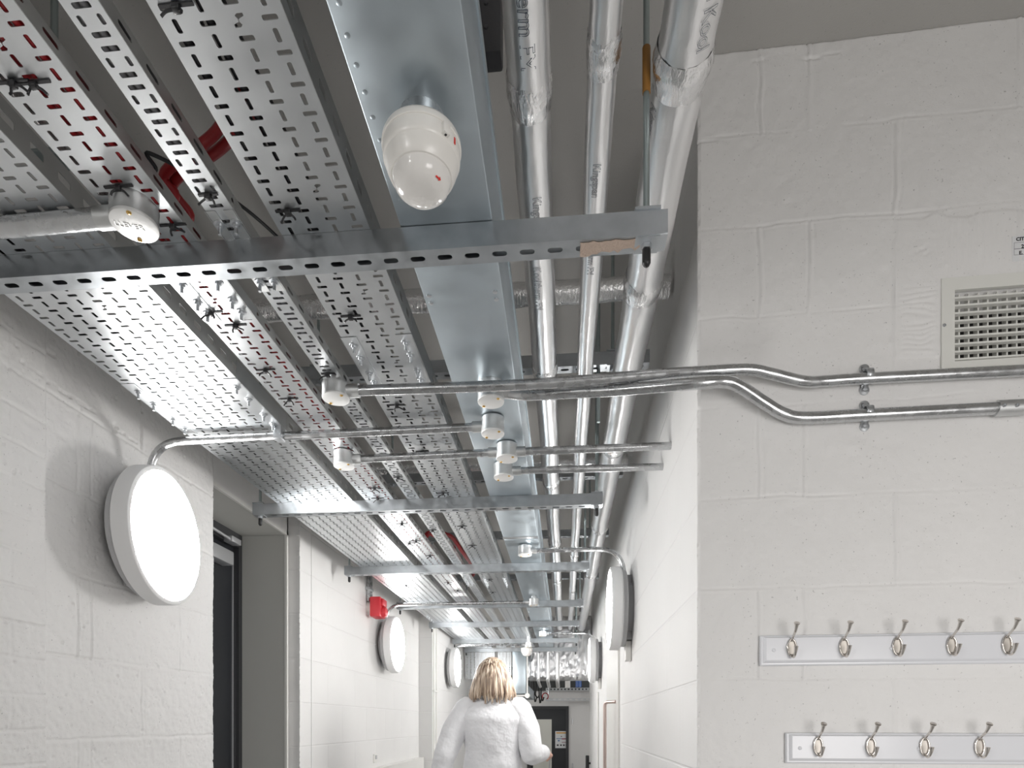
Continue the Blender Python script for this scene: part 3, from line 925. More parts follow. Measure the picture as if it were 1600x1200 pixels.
# dark bracket hanging from the ceiling by the first foil pipe
root = thing('hanger_bracket', (-.142, 1.15, CAM_Z + 1.255), 'dark grey hanger bracket beside the trunking at top of the photo', 'bracket')
part('body', MB().box((at_y(740, 85, 1.14).x, 1.14, CAM_Z + 1.255), (at_y(783, 85, 1.14).x, 1.18, CEIL), .005), M['darkbracket'], root, smooth=40)
for z in (1.30, 1.345): part('screw', MB().lathe([(.0042, 0), (.0036, .003), (0, .0034)], (-.146, 1.14, CAM_Z + z), 'y', 12, -1), M['darkbracket'], root, smooth=40)

# ------------------------------------------------------------ conduit runs
def box_parts(root, c, r=.0335, h=.048, seat=None, lettering=None, sa=0.6):
    """round conduit box, axis vertical, c = middle of its underside"""
    bx = part('conduit_box', MB().lathe([(r, h), (r + .0008, h - .004), (r, h - .008), (r, .0055), (r - .0012, .005)], c, seg=36), M['cast'], root, smooth=40)
    ld = part('box_lid', MB().lathe([(r + .0003, .005), (r + .0006, .0035), (r, .0006), (r - .0015, 0), (0, 0)], c, seg=36), M['lid'], bx, smooth=40)
    for s in (0, PI):
        p = (c[0] + (r - .007) * math.cos(sa + s), c[1] + (r - .007) * math.sin(sa + s), c[2])
        part('screw', MB().lathe([(.0042, 0.0005), (.0040, -.0014), (.0022, -.0024), (0, -.0026)], p, seg=12), M['brass'], root, smooth=40, label='brass screw')
    if seat is not None and seat - c[2] > h + .0005:
        part('box_spacer', MB().lathe([(r * .5, h), (r * .5, seat - c[2] - .0004)], c, seg=28), M['cast'], bx, smooth=40)
    if lettering:
        vs, fs = text_mesh(lettering, .0145, .0006)
        cx = sum(v.x for v in vs) / len(vs); cy = sum(v.y for v in vs) / len(vs)
        a = .36
        # read from below: mirror left-right about the vertical axis is avoided by flipping y
        part('lettering', MB().add([(c[0] + (v.x - cx) * math.cos(a) + (v.y - cy) * math.sin(a), c[1] + (v.x - cx) * math.sin(a) - (v.y - cy) * math.cos(a), c[2] - .0003 + v.z) for v in vs], fs), M['lid'], bx)
    return bx
def spout(root, c, d, r=.0165, l=.03, h=.026, br=.0335):
    d = Vector(d).normalized(); p = Vector((c[0], c[1], c[2] + h))
    part('spout', MB().tube([p + d * (br - .004), p + d * (br + l)], r, 18), M['cast'], root, smooth=40)

# near left run
c = at_z(210, 354, CAM_Z + .855)
root = thing('conduit_run', (c.x, c.y, CAM_Z + .855), 'thick conduit with a round box, in front of the trays at upper left', 'conduit')
box_parts(root, c, .0375, .0365, TZ, 'LLEVER', -1.2)
spout(root, c, (-1, 0, 0), .0178, .028, .0185, .0375)
part('conduit', MB().tube([(c.x - .06, c.y, c.z + .0185), (LW + .011, c.y + .01, c.z + .0185)], .0162, 18), M['conduit'], root, smooth=40)

def cdist(p): return (p - CAMP).length
# two long runs that sweep on to the front wall
def wall_saddle(root, px, py, off, ang=-.03):
    p = on_front(px, py, 0)
    t = (p - CORNER).dot(WD); z = p.z
    b = MB()
    # strap over the pipe and two fixing ears
    arc = []
    for k in range(9):
        a = PI * k / 8; arc.append((math.cos(a) * .0145, math.sin(a) * .0145 + off))
    ring = [( .030, .004)] + [(arc[0][0], .004)] + arc + [(arc[-1][0], .004)] + [(-.030, .004)]
    vs = []
    for s in (-.008, .008):
        for (dz, o2) in ring: vs.append(front(t + s, z + dz, o2))
    n = len(ring)
    b.add(vs, [(k, k + 1, n + k + 1, n + k) for k in range(n - 1)])
    sd = part('saddle', b, M['bolt'], root, smooth=40); thick(sd, .0022, 0)
    for dz in (.026, -.026):
        q = front(t, z + dz, .0)
        b2 = MB().lathe([(.011, 0), (.011, .004), (.0055, .0052), (.005, .0082), (0, .0085)], (0, 0, 0), 'y', 16, -1)
        b2.xform(lambda v: q + WD * v.x - WN * v.y + Vector((0, 0, 1)) * v.z)
        part('screw', b2, M['bolt'], sd, smooth=40)
    sp = MB().frame_box(front(t, z, 0), WD, WN, (0, 0, 1), (-.008, 0, -.012), (.008, off - .012, .012))
    part('spacer', sp, M['strut'], sd)

CR = .0128
z1 = CAM_Z + .838
c1 = at_z(525, 624, z1)
r1 = thing('conduit_run', tuple(c1), 'upper of two long conduits bending on to the wall right, box under the narrow tray', 'conduit')
box_parts(r1, c1, .0345, .038, TZ, None, -.7); spout(r1, c1, (1, 0, 0), .0165, .028, .020)
offs = .0215
y1 = c1.y
pts = [Vector((c1.x + .05, y1, z1 + .020)), Vector((-.1, y1 - .004, CAM_Z + .851)), Vector((.2, y1 - .010, CAM_Z + .856)),
       on_front(1100, 580.6, .052), on_front(1169, 577.5, .050), on_front(1205, 584, .045), on_front(1256, 596, .030), on_front(1290, 595.6, offs), on_front(1350, 591.6, offs)]
e = on_front(1600, 579, offs); pts += [e, e + (e - pts[-1]) * 1.2]
part('conduit', MB().tube(spline(pts, 8), CR, 18), M['conduit'], r1, smooth=60)
wall_saddle(r1, 1350, 594, offs)
z2 = CAM_Z + .842
c2 = at_z(767, 629, z2)
r2 = thing('conduit_run', tuple(c2), 'lower of two long conduits, dropping in a deep bend on to the wall right', 'conduit')
box_parts(r2, c2, .0345, .050, TZ, None, -.7); spout(r2, c2, (1, 0, 0), .0165, .028, .026)
y2 = c2.y
pts = [Vector((c2.x + .05, y2, z2 + .022)), at_y(830, 617, y2 - .012), at_y(900, 613, y2 - .028), at_y(960, 610, y2 - .045), on_front(1085, 599.5, .066), on_front(1131, 596.5, .06), on_front(1156, 604, .055), on_front(1194, 629, .042), on_front(1225, 647, .030), on_front(1258, 653, offs), on_front(1350, 648.5, offs)]
e = on_front(1555, 638.2, offs); pts += [e, e + (e - pts[-1]) * .6]
part('conduit', MB().tube(spline(pts, 8), CR + .0012, 18), M['conduit'], r2, smooth=60)
wall_saddle(r2, 1350, 651, offs)
q0, q1 = on_front(1556, 638.2, offs), on_front(1604, 635.9, offs)
cp = part('coupling', MB().tube([q0, q1], .0175, 20), M['cast'], r2, smooth=40)
for px in (1569, 1589):
    q = on_front(px, 633.5, offs + .0172)
    b2 = MB().lathe([(.0042, 0), (.0042, .003), (.002, .0032), (.002, .001), (0, .001)], (0, 0, 0), 'y', 12, -1)
    b2.xform(lambda v: q + WD * v.x - WN * v.y + Vector((0, 0, 1)) * v.z)
    part('screw', b2, M['bolt'], cp, smooth=40)

# short runs under the trunking
def run(label, box_px, zc, path, cr=.0118, box_r=.0335, ends=((1, 0, 0),), seat=TZ, h=.046, clip=None, extra_box=None):
    z0 = CAM_Z + zc
    c = at_z(box_px[0], box_px[1], z0)
    root = thing('conduit_run', tuple(c), label, 'conduit', 'conduits hung below the trunking')
    box_parts(root, c, box_r, h, seat, None, -.7)
    for e in ends: spout(root, c, e, .0155, .026, .024, box_r)
    for pp in path(c):
        part('conduit', MB().tube(pp, cr, 16), M['conduit'], root, smooth=60)
    if extra_box:
        c2 = Vector((extra_box, c.y + .01, c.z))
        box_parts(root, c2, box_r, h, seat, None, -.7)
        spout(root, c2, (1, 0, 0), .0155, .026, .024, box_r)
    if clip:
        x = clip
        part('clip', MB().box((x - .012, c.y - .016, c.z + .008), (x + .012, c.y + .016, c.z + .024 + .033), .002), M['bolt'], root, smooth=40)
    return root, c
Q = .024
LX = LW + .06
def to_left_light(c, drop=.16):
    return [fillet([(c.x - .055, c.y, c.z + Q), (LX, c.y + .012, c.z + Q), (LX, c.y + .012, c.z + Q - drop - .1)], .11, 10)]
run('conduit from the box under trunking to the large left wall light', (770, 679), .843, to_left_light, ends=((-1, 0, 0),), clip=at_z(425, 672, CAM_Z + .86).x)
run('conduit between a box on the red tray and the right wall, with a middle box', (792, 718), .843,
    lambda c: [[(c.x + .055, c.y, c.z + Q), (RW - .0005, c.y, c.z + Q)], [(c.x - .055, c.y, c.z + Q), (-.67, c.y + .01, c.z + Q)]],
    ends=((1, 0, 0), (-1, 0, 0)), extra_box=-.722)
run('conduit from the last box of the cluster straight into the right wall', (787, 747), .843, lambda c: [[(c.x + .055, c.y, c.z + Q), (RW - .0005, c.y + .01, c.z + Q)]])
RX = RW - .04
def to_right_light(c):
    return [fillet([(c.x + .055, c.y, c.z + Q), (RX, c.y + .005, c.z + Q), (RX, c.y + .005, c.z + Q - .30)], .13, 10)]
run('conduit from a box under the trunking to the nearer right wall light', (820, 868), .838, to_right_light)
run('conduit from a box under the trunking to the second left wall light', (834, 946), .828, to_left_light, ends=((-1, 0, 0),))
run('conduit from a box under the trunking to the farther right wall light', (848, 994), .836, to_right_light)
def to_third(c):
    x = -1.21 + .06
    return [fillet([(c.x - .055, c.y, c.z + Q), (x, c.y, c.z + Q), (x, c.y, c.z + Q - .26)], .10, 10)]
run('conduit under the far trays to the third left wall light', (826, 1011), .785, to_third, ends=((-1, 0, 0),))

# ------------------------------------------------------------ round wall lights
def wall_light():
    """axis +x, back plate on x=0"""
    root = thing('wall_light', (0, 0, 0), 'x', 'wall light')
    part('mounting_bracket', MB().box((0, -.05, -.16), (.03, .05, .16), .003).lathe([(.13, .0), (.13, .032)], axis='x', seg=40), M['lampback'], root, smooth=40, local=True)
    part('back_ring', MB().lathe([(.150, .026), (.186, .030), (.190, .034), (.190, .058)], axis='x', seg=72), M['lampback'], root, smooth=35, local=True)
    part('body_ring', MB().lathe([(.186, .050), (.200, .054), (.207, .060), (.207, .100), (.2045, .1055), (.200, .108), (.193, .108), (.193, .100)], axis='x', seg=96), M['lampbody'], root, smooth=35, local=True)
    part('diffuser', MB().lathe([(.1925, .098), (.1925, .106), (.188, .1095), (.16, .1125), (.10, .1145), (.04, .115), (0, .115)], axis='x', seg=72), M['diffuser'], root, smooth=50, local=True)
    part('driver_box', MB().box((.002, -.035, -.262), (.03, .035, -.165), .003), M['trimw'], root, smooth=40, local=True)
    return root
proto = wall_light()
LZ = CAM_Z + .574
spots = [(LW + .010, 1.79, math.radians(5.5), 'large lit round wall light on the left wall, nearest to camera'), (LW + .012, 4.41, 0, 'lit round wall light on the left wall past the red alarm sounder'),
         (-1.21, 6.30, 0, 'lit round wall light on the left wall just behind the head of the person'),
         (RW, 3.12, PI, 'lit round wall light on the right wall, nearer of two'), (RW, 5.63, PI, 'lit round wall light on the right wall, farther of two')]
extra = [(LW, -.95, 0, 'round wall light on the left wall behind the camera'), (-2.05, 9.5, 0, 'added unseen round wall light in the far lobby, left side'), (2.05, 9.4, PI, 'added unseen round wall light in the far lobby, right side')]  # unseen; first follows the light spacing, lobby pair added to brighten the end
late_drop = []
for i, (x, y, rz, lab) in enumerate(spots + extra):
    o = proto if i == 0 else copy_tree(proto)
    o.location = (x, y, LZ); o.rotation_euler = (0, 0, rz)
    tag(o, lab, 'wall light', 'round lit wall lights')
    if rz != PI:
        for ch in [c for c in o.children if c.name.startswith('driver_box')]: late_drop.append(ch)

for ch in late_drop: bpy.data.objects.remove(ch)

# ------------------------------------------------------------ presence detectors
def detector(c, s, label):
    root = thing('presence_detector', (c.x, c.y, c.z), label, 'sensor', 'dome sensors under the trunking')
    L = lambda prof: [(r * s, h * s) for r, h in prof]
    part('mounting_box', MB().lathe(L([(.034, 0), (.034, -.028), (.037, -.029), (.037, -.033)]), seg=40), M['conduit'], root, smooth=40, local=True)
    part('collar', MB().lathe(L([(.030, -.0325), (.0520, -.0330), (.0560, -.0350), (.0578, -.039), (.0585, -.0455), (.0575, -.0465)]), seg=64), M['sensor'], root, smooth=40, local=True)
    bd = part('housing', MB().lathe(L([(.0565, -.046), (.0570, -.049), (.0565, -.062), (.0550, -.066), (.0538, -.067), (.0515, -.076), (.0475, -.085), (.0450, -.088), (.0430, -.0884)]), seg=64), M['sensor'], root, smooth=35, local=True)
    part('lens', MB().lathe(L([(.0430, -.0865), (.0425, -.091), (.0390, -.101), (.0310, -.1085), (.0190, -.1130), (.0090, -.1145), (0, -.115)]), seg=64), M['opal'], root, smooth=60, local=True)
    a = math.radians(-42)
    d = Vector((math.cos(a), math.sin(a), 0)); q = d * .0560 * s
    t = Vector((-d.y, d.x, 0))
    pg = MB().frame_box(q, d, t, (0, 0, 1), (-.003 * s, -.006 * s, -.064 * s), (.007 * s, .006 * s, -.049 * s), .0018 * s)
    part('connector', pg, M['sensor'], bd, smooth=40, local=True)
    hole = MB().frame_box(q, d, t, (0, 0, 1), (.001 * s, -.0014 * s, -.0646 * s), (.004 * s, .0014 * s, -.0638 * s)); part('socket', hole, M['inkblack'], bd, local=True)
    a2 = math.radians(-22); d2 = Vector((math.cos(a2), math.sin(a2), 0)); t2 = Vector((-d2.y, d2.x, 0))
    part('mark', MB().frame_box(d2 * .0564 * s, d2, t2, (0, 0, 1), (0, -.0012 * s, -.061 * s), (.0012 * s, .0018 * s, -.052 * s)), M['redink'], bd, local=True, label='red mark')
    d3 = Vector((math.cos(math.radians(-35)), math.sin(math.radians(-35)), 0)); t3 = Vector((-d3.y, d3.x, 0))
    nrm = (d3 * .62 + Vector((0, 0, -.78))).normalized(); up = (d3 * .78 + Vector((0, 0, .62))).normalized()
    o0 = Vector((d3.x * .0345 * s, d3.y * .0345 * s, -.1060 * s)) + nrm * .0002
    ar = MB().frame_box(o0, t3, up, nrm, (-.0040 * s, -.0011 * s, 0), (.0020 * s, .0011 * s, .0008 * s))
    pk = [o0 + t3 * (.002 * s) + up * (.0026 * s) + nrm * .0008 * s, o0 + t3 * (.002 * s) - up * (.0026 * s) + nrm * .0008 * s, o0 + t3 * (.0055 * s) + nrm * .0008 * s]
    ar.add(pk + [p - nrm * .0008 * s for p in pk], [(0, 1, 2), (3, 5, 4), (0, 3, 4, 1), (1, 4, 5, 2), (2, 5, 3, 0)])
    part('mark', ar, M['redink'], root, local=True, label='small red arrow')
    return root
m, nt, bb = new_mat('opal_lens'); bb.inputs['Base Color'].default_value = (0.82, 0.80, 0.77, 1); bb.inputs['Roughness'].default_value = 0.12
bb.inputs['Subsurface Weight'].default_value = 0.0
n = nt.nodes.new('ShaderNodeTexVoronoi'); n.inputs['Scale'].default_value = 170
tc = nt.nodes.new('ShaderNodeTexCoord'); nt.links.new(tc.outputs['Object'], n.inputs['Vector'])
bp = nt.nodes.new('ShaderNodeBump'); bp.inputs['Strength'].default_value = .12; bp.inputs['Distance'].default_value = .001
nt.links.new(n.outputs[0], bp.inputs['Height']); nt.links.new(bp.outputs[0], bb.inputs['Normal'])
M['opal'] = m
p = at_z(659, 186, TZ); detector(Vector((p.x, p.y, TZ)), 1.0, 'ivory dome presence detector hanging under the trunking near the camera')
p = at_y(823, 1005, 6.95); detector(Vector((p.x, 6.95, TZ - .001)), 1.15, 'small ivory dome sensor near the far end, right of the head of the person')

# ------------------------------------------------------------ red alarm sounder with two conduits
p = at_x(574, 950, LW)
root = thing('alarm_sounder', (LW, p.y, p.z - .07), 'red alarm sounder on the left wall below the channels', 'alarm')
y = p.y; z = p.z
part('back_box', MB().lathe([(.045, 0), (.045, .036)], (LW, y + .01, z), 'x', 30), M['trimw'], root, smooth=40)
part('base', MB().box((LW + .034, y - .055, z - .066), (LW + .105, y + .07, z + .066), .005), M['redplastic'], root, smooth=40)
part('sounder_dome', MB().lathe([(.036, 0), (.036, .018), (.030, .03), (.014, .036), (0, .037)], (LW + .102, y + .005, z - .03), 'x', 30), M['redplastic'], root, smooth=40)
part('beacon_lens', MB().box((LW + .100, y - .035, z + .008), (LW + .122, y + .05, z + .056), .006), M['redplastic'], root, smooth=40)
for dy in (-.028, .018):
    part('conduit', MB().tube([(LW + .018, y + dy, z + .04), (LW + .018, y + dy, z + .20), (LW + .018, y + dy, z + .48)], .0115, 14), M['conduit'], root, smooth=40)
    part('saddle', MB().box((LW, y + dy - .02, z + .115), (LW + .032, y + dy + .02, z + .137), .003), M['bolt'], root)

# ------------------------------------------------------------ grille, label, hook rails on the front wall
def fbox(t0, t1, z0, z1, o0, o1, bev=0.0):
    return MB().frame_box((CORNER.x, CORNER.y, 0), WD, WN, (0, 0, 1), (t0, o0, z0), (t1, o1, z1), bev)
t0, zt = front_tz(1469, 438); _, zb = front_tz(1469, 584)
gi0, gzt = front_tz(1489.5, 456); _, gzb = front_tz(1489.5, 567)
gl = .36; t1 = gi0 + gl + (gi0 - t0)
g = front((t0 + t1) / 2, zb)
root = thing('ventilation_grille', tuple(g), 'white double-deflection ventilation grille set in the wall at right edge', 'vent grille')
fr = MB()
for a in ((t0, t1, gzt, zt), (t0, t1, zb, gzb), (t0, gi0, gzb, gzt), (gi0 + gl, t1, gzb, gzt)):
    q = fbox(*a, -.002, .0065, 0); fr.add(q.v, q.f)
part('frame', fr, M['grille'], root)
nb = 9; dz = (gzt - gzb) / (nb + .25)
for k in range(nb):
    zc = gzt - dz * (k + .9)
    part('blade', fbox(gi0, gi0 + gl, zc - .0022, zc + .0022, -.008, .003, 0), M['grille'], root)
k = 0
while gi0 + .0185 + k * .0212 < gi0 + gl:
    tc_ = gi0 + .0185 + k * .0212
    part('vane', fbox(tc_ - .0016, tc_ + .0016, gzb, gzt, -.026, -.0095, 0), M['grille'], root); k += 1
part('duct_shade_sheet', fbox(gi0 - .004, gi0 + gl + .004, gzb - .004, gzt + .004, -.1, -.09), M['void'], root)  # near-black sheet paints in the shade deep inside the duct
ts, zs = front_tz(1473, 511)
q = front(ts, zs, .0063)
b2 = MB().lathe([(.0042, 0), (.0038, .0016), (.0016, .002), (.0014, .0008), (0, .0008)], (0, 0, 0), 'y', 14, -1); b2.xform(lambda v: q + WD * v.x - WN * v.y + Vector((0, 0, 1)) * v.z)
part('screw', b2, M['bolt'], root, smooth=40)

# sticker
ta, za = front_tz(1580, 371); _, zb_ = front_tz(1580, 410)
root = thing('wall_label', tuple(front(ta + .05, zb_)), 'small printed white sticker on the wall above the ventilation grille', 'label')
lb = part('paper', fbox(ta, ta + .1, zb_, za, .0022, .0034), M['label'], root)
def front_text(body, size, t, z, mat, off=.0036):
    vs, fs = text_mesh(body, size, .0002, bold=.0004)
    return part('print', MB().add([front(t + v.x, z + v.y, off + v.z) for v in vs], fs), mat, root)
tt, zz = front_tz(1586, 377.5); front_text('CITY', .0112, tt, zz - .0010, M['inkblack'])
def frame_line(t0, t1, z0, z1, wd=.0006):
    b = MB()
    for a in ((t0, t1, z0, z0 + wd), (t0, t1, z1 - wd, z1), (t0, t0 + wd, z0, z1), (t1 - wd, t1, z0, z1)):
        q = fbox(*a, .0034, .0037); b.add(q.v, q.f)
    return part('border', b, M['inkgrey'], root)
ba, bz = front_tz(1583, 381); _, bm_ = front_tz(1583, 391); _, bb_ = front_tz(1583, 400.5)
frame_line(ba, ba + .07, bm_, bz); frame_line(ba, ba + .07, bb_, bm_)
tt, zz = front_tz(1594, 389.5); front_text('2', .0120, tt, zz, M['inkblack'])
tt, zz = front_tz(1590.5, 399.5); front_text('E.', .0115, tt, zz, M['inkblack'])

def make_hook():
    """local: x along the wall, y out of the wall (towards viewer), z up, origin mid plate on the board"""
    b = MB(); seg = 16
    ring = []
    for k in range(29):
        a = 2 * PI * k / 28
        ring.append((.0098 * math.sin(a), .0032, .0010 + .0205 * math.cos(a)))
    b.tube(ring, .0023, 10, caps=False)
    pl = MB()
    n = 24; vs = [(0, .0008, .001)] + [(.0088 * math.sin(2 * PI * k / n), .0016, .001 + .0195 * math.cos(2 * PI * k / n)) for k in range(n)]
    pl.add(vs, [(0, k + 1, (k + 1) % n + 1) for k in range(n)])
    up = spline([(0, .003, .017), (0, .0075, .0235), (0, .017, .030), (0, .027, .037), (0, .034, .046), (0, .0375, .0535), (0, .039, .0555)], 6)
    ru = [.0025, .0028, .0030, .0034, .0042, .0064, .0074, .0044]
    rr_ = np.interp(np.linspace(0, 1, len(up)), [0, .2, .4, .6, .72, .88, .97, 1], ru).tolist()
    pr = MB().tube(up, .003, 12, radii=rr_)
    lo = spline([(0, .003, -.016), (0, .006, -.0205), (0, .015, -.0230), (0, .024, -.0190), (0, .030, -.010), (0, .0325, -.001), (0, .033, .002)], 6)
    rl = np.interp(np.linspace(0, 1, len(lo)), [0, .3, .6, .85, .95, 1], [.0026, .0028, .0032, .0052, .0056, .0028]).tolist()
    lw = MB().tube(lo, .003, 12, radii=rl)
    return b, pl, pr, lw
HK = make_hook()
def hook_rail(px, py0, py1, label, n_hooks=5):
    t0, zt = front_tz(px, py0); _, zb = front_tz(px, py1)
    L = .0713 * 2 + .1203 * (n_hooks - 1)
    zc = (zt + zb) / 2; hh = (zt - zb) / 2
    root = thing('hook_rail', tuple(front(t0 + L / 2, zb)), label, 'hook rail', 'coat hook rails on the right')
    b = MB()
    def fr(t, o, z): return front(t0 + t, zc + z, o)
    prof = [(0, 0), (0, .008), (.003, .011), (.006, .0112), (.0105, .0165), (.013, .018)]   # inset, out
    rings = []
    for ins, o in prof:
        rings.append([fr(ins, o, -hh + ins), fr(L - ins, o, -hh + ins), fr(L - ins, o, hh - ins * .6), fr(ins, o, hh - ins * .6)])
    vs = [p for r in rings for p in r]; fs = []
    for i in range(len(rings) - 1):
        for k in range(4): fs.append((i * 4 + k, i * 4 + (k + 1) % 4, i * 4 + 4 + (k + 1) % 4, i * 4 + 4 + k))
    nn = (len(rings) - 1) * 4; fs.append((nn, nn + 1, nn + 2, nn + 3)); fs.append((3, 2, 1, 0))
    bd = part('board', b.add(vs, fs), M['gloss'], root)
    hooks = []
    for k in range(n_hooks):
        tc = t0 + .0713 + k * .1203
        F = lambda v: front(tc + v.x, zc + .004 + v.z, .018 + v.y)
        hk = part('hook', MB().add([F(Vector(p)) for p in HK[2].v], HK[2].f), M['chrome'], root, smooth=60, label='polished double hook')
        part('ring', MB().add([F(Vector(p)) for p in HK[0].v], HK[0].f), M['chrome'], hk, smooth=60)
        part('back_plate', MB().add([F(Vector(p)) for p in HK[1].v], HK[1].f), M['plate'], hk, smooth=60)
        part('lower_prong', MB().add([F(Vector(p)) for p in HK[3].v], HK[3].f), M['chrome'], hk, smooth=60)
    for tc in (.030, .30, .57):
        q = front(t0 + tc, zc, .018)
        b2 = MB().lathe([(.0048, 0), (.0042, .0016), (.002, .0026), (0, .0028)], (0, 0, 0), 'y', 16, -1); b2.xform(lambda v: q + WD * v.x - WN * v.y + Vector((0, 0, 1)) * v.z)
        part('screw_cap', b2, M['gloss'], bd, smooth=50)
    return root
hook_rail(1186, 994, 1041, 'upper white board with five polished coat hooks on the right wall')
hook_rail(1226, 1145, 1192, 'lower white board with polished coat hooks, set further right')

# ------------------------------------------------------------ far end: services turn down
DY = 7.30
def drop_tray(x0, x1, cols, z0, label):
    root = thing('drop_tray', ((x0 + x1) / 2, DY, z0), label, 'cable tray', 'trays turned down at the far end')
    sh = Sheet(); cw = (x1 - x0) / cols; pl = .0205
    ch = make_cell(cw, pl, [slot_poly(.0205, .0066, .002, 2)]); cv = make_cell(cw, pl, [slot_poly(.0066, .0165, .002, 2)])
    n = int((TZ + .02 - z0) / pl)
    for i in range(n):
        for j in range(cols):
            c_ = ch if (i + j) % 2 == 0 else cv
            zz = z0 + (i + .5) * pl; xx = x0 + (j + .5) * cw
            sh.put(c_, lambda v: np.stack([xx + v[:, 0], np.full(len(v), DY), zz + v[:, 1]], -1))
    o = part('base', sh.mb(), M['tray'], root, weld=True); thick(o, .0014, 0)
    zt = z0 + n * pl
    for x in (x0, x1): part('side_flange', MB().box((x - .0008, DY, z0), (x + .0008, DY + .05, zt)), M['rail'], root)
    return root
def fx(px, Y=DY): return at_y(px, 1040, Y).x
drop_tray(fx(727), fx(773), 8, 1.80, 'wide perforated tray turned down behind the person, at far left')
drop_tray(fx(778), fx(799), 4, 1.84, 'downturned perforated tray between the wide one and the vertical trunking')
root = thing('trunking_drop', (fx(812), DY, CAM_Z + .35), 'vertical grey trunking drop beside the crumpled foil at the far end', 'trunking')
part('trunking_length', MB().box((fx(801), DY - .02, CAM_Z + .35), (fx(822), DY + .12, TZ - .002), .003), M['trunk'], root, smooth=30)
part('elbow', MB().box((fx(801), DY + .12, CAM_Z + .35), (fx(822), 9.2, CAM_Z + .48), .003), M['trunk'], root, smooth=30)
for px, wd, lab in ((841, .019, 'left'), (856, .022, 'middle'), (871, .025, 'right')):
    x = fx(px)
    b = MB().tube(fillet([(x, 7.36, CAM_Z + .845), (x, 7.36, CAM_Z + .50), (x, 7.9, CAM_Z + .47)], .05, 6), wd, 16)
    crumple(b, .0008, px)
    single('pipe_drop', b, M['foil'], lab + ' one of three bright foil pipes dropping in front of the crumpled duct wrap', 'pipe', 'foil pipe drops at the far end', smooth=60)
# foil-wrapped duct across the far end
b = MB(); nx, nz = 46, 26
x0, x1, zb, zt = at_y(825, 1040, 7.47).x, .325, CAM_Z + .53, CAM_Z + 1.3
rf = np.random.default_rng(3)
vs = []
for k in range(nz + 1):
    for i in range(nx + 1):
        vs.append((x0 + (x1 - x0) * i / nx, 7.47 + float(rf.normal(0, .006)) + (.03 if k == 0 else 0), zb + (zt - zb) * k / nz + float(rf.normal(0, .003))))
fs = [(k * (nx + 1) + i, k * (nx + 1) + i + 1, (k + 1) * (nx + 1) + i + 1, (k + 1) * (nx + 1) + i) for k in range(nz) for i in range(nx)]
b.add(vs, fs); b.box((x0, 7.50, zb + .01), (x1, 7.88, zt))
single('wrapped_duct', b, M['foilduct'], 'crumpled silver foil-wrapped duct closing the far end above the dark door', 'duct', smooth=50)
# slotted channels across the far lobby
for py, Y, hgt, lab in ((1077, 10.55, .05, 'perforated strip crossing above the dark far door, upper one'), (1093, 10.6, .045, 'slotted strip crossing just above the dark far door, lower one')):
    p = at_y(880, py, Y)
    sh = Sheet(); pit = .06 if hgt > .046 else .095
    c_ = make_cell(pit, hgt, [slot_poly(pit * .5, hgt * .5, .008, 3)])
    for k in range(int(1.05 / pit)):
        xx = -.32 + (k + .5) * pit
        sh.put(c_, lambda v: np.stack([xx + v[:, 0], np.full(len(v), Y), p.z + v[:, 1]], -1))
    mbx = sh.mb()
    xe = -.32 + int(1.05 / pit) * pit
    mbx.box((-.32, Y, p.z + hgt / 2 - .002), (xe, Y + .04, p.z + hgt / 2)); mbx.box((-.32, Y, p.z - hgt / 2), (xe, Y + .04, p.z - hgt / 2 + .002))
    for xx in (-.28, .60): mbx.tube([(xx, Y + .03, p.z), (xx, Y + .03, CEIL)], .006, 8)
    o = single('perforated_strip', mbx, M['tray'], lab, 'support strip', 'strips above the far door'); thick(o, .002, 0)
# bunch of black cables hanging over the far door
for k in range(5):
    x = -.56 + .04 * k; dip = (.03, .07, .0, .09, .05)[k]
    b = MB().tube(spline([(x, 10.30 + .03 * k, 2.1), (x + .01, 10.30 + .03 * k, 1.9), (x - .01 + dip * .3, 10.28 + .03 * k, 1.76 - dip * .3), (x + .03, 10.26 + .03 * k, 1.70 - dip), (x + .055, 10.27 + .03 * k, 1.74 - dip * .6)], 6), .012, 8)
    single('cable', b, M['blackcable'], 'black cable in the tangled bunch hanging above the dark far door', 'cable', 'tangled cables above the far door', smooth=50)
p = at_y(852, 1088, 10.45)
b = MB().tube([(p.x + .05 * math.cos(a * .35) - .0, 10.45, p.z + .055 * math.sin(a * .35)) for a in range(-3, 12)], .009, 8)
single('cable', b, M['redcable'], 'small red cable loop on the strip above the far door', 'cable', smooth=50)
p = at_y(887, 1069, 10.4); q = at_y(904, 1070, 10.4)
single('pipe_stub', MB().lathe([(.045, -.06), (.045, .12)], (p.x, 10.4, p.z), 'z', 20), M['trimw'], 'white pipe stub under the foil at the far end', 'pipe', smooth=40)
single('pipe_stub', MB().lathe([(.05, -.04), (.05, .12)], (q.x, 10.4, q.z), 'z', 20), M['jug'], 'blue pipe stub under the foil at the far end', 'pipe', smooth=40)
# white conduit and box beside the vertical trunking
p0_ = at_y(824, 1060, 7.25); p1_ = at_y(824, 1087, 7.25)
root = thing('drop_conduit', (p1_.x, 7.25, p1_.z - .03), 'thin white conduit with a small box beside the vertical trunking', 'conduit')
part('conduit', MB().tube([(p0_.x, 7.25, TZ - .05), (p1_.x, 7.25, p1_.z)], .009, 10), M['trimw'], root, smooth=40)
part('conduit_box', MB().lathe([(.03, -.02), (.03, .02)], (p1_.x, 7.25, p1_.z), 'y', 20), M['trimw'], root, smooth=40)
part('conduit', MB().tube([(p1_.x - .02, 7.25, p1_.z), (p1_.x - .30, 7.25, p1_.z)], .011, 10), M['trimw'], root, smooth=40)

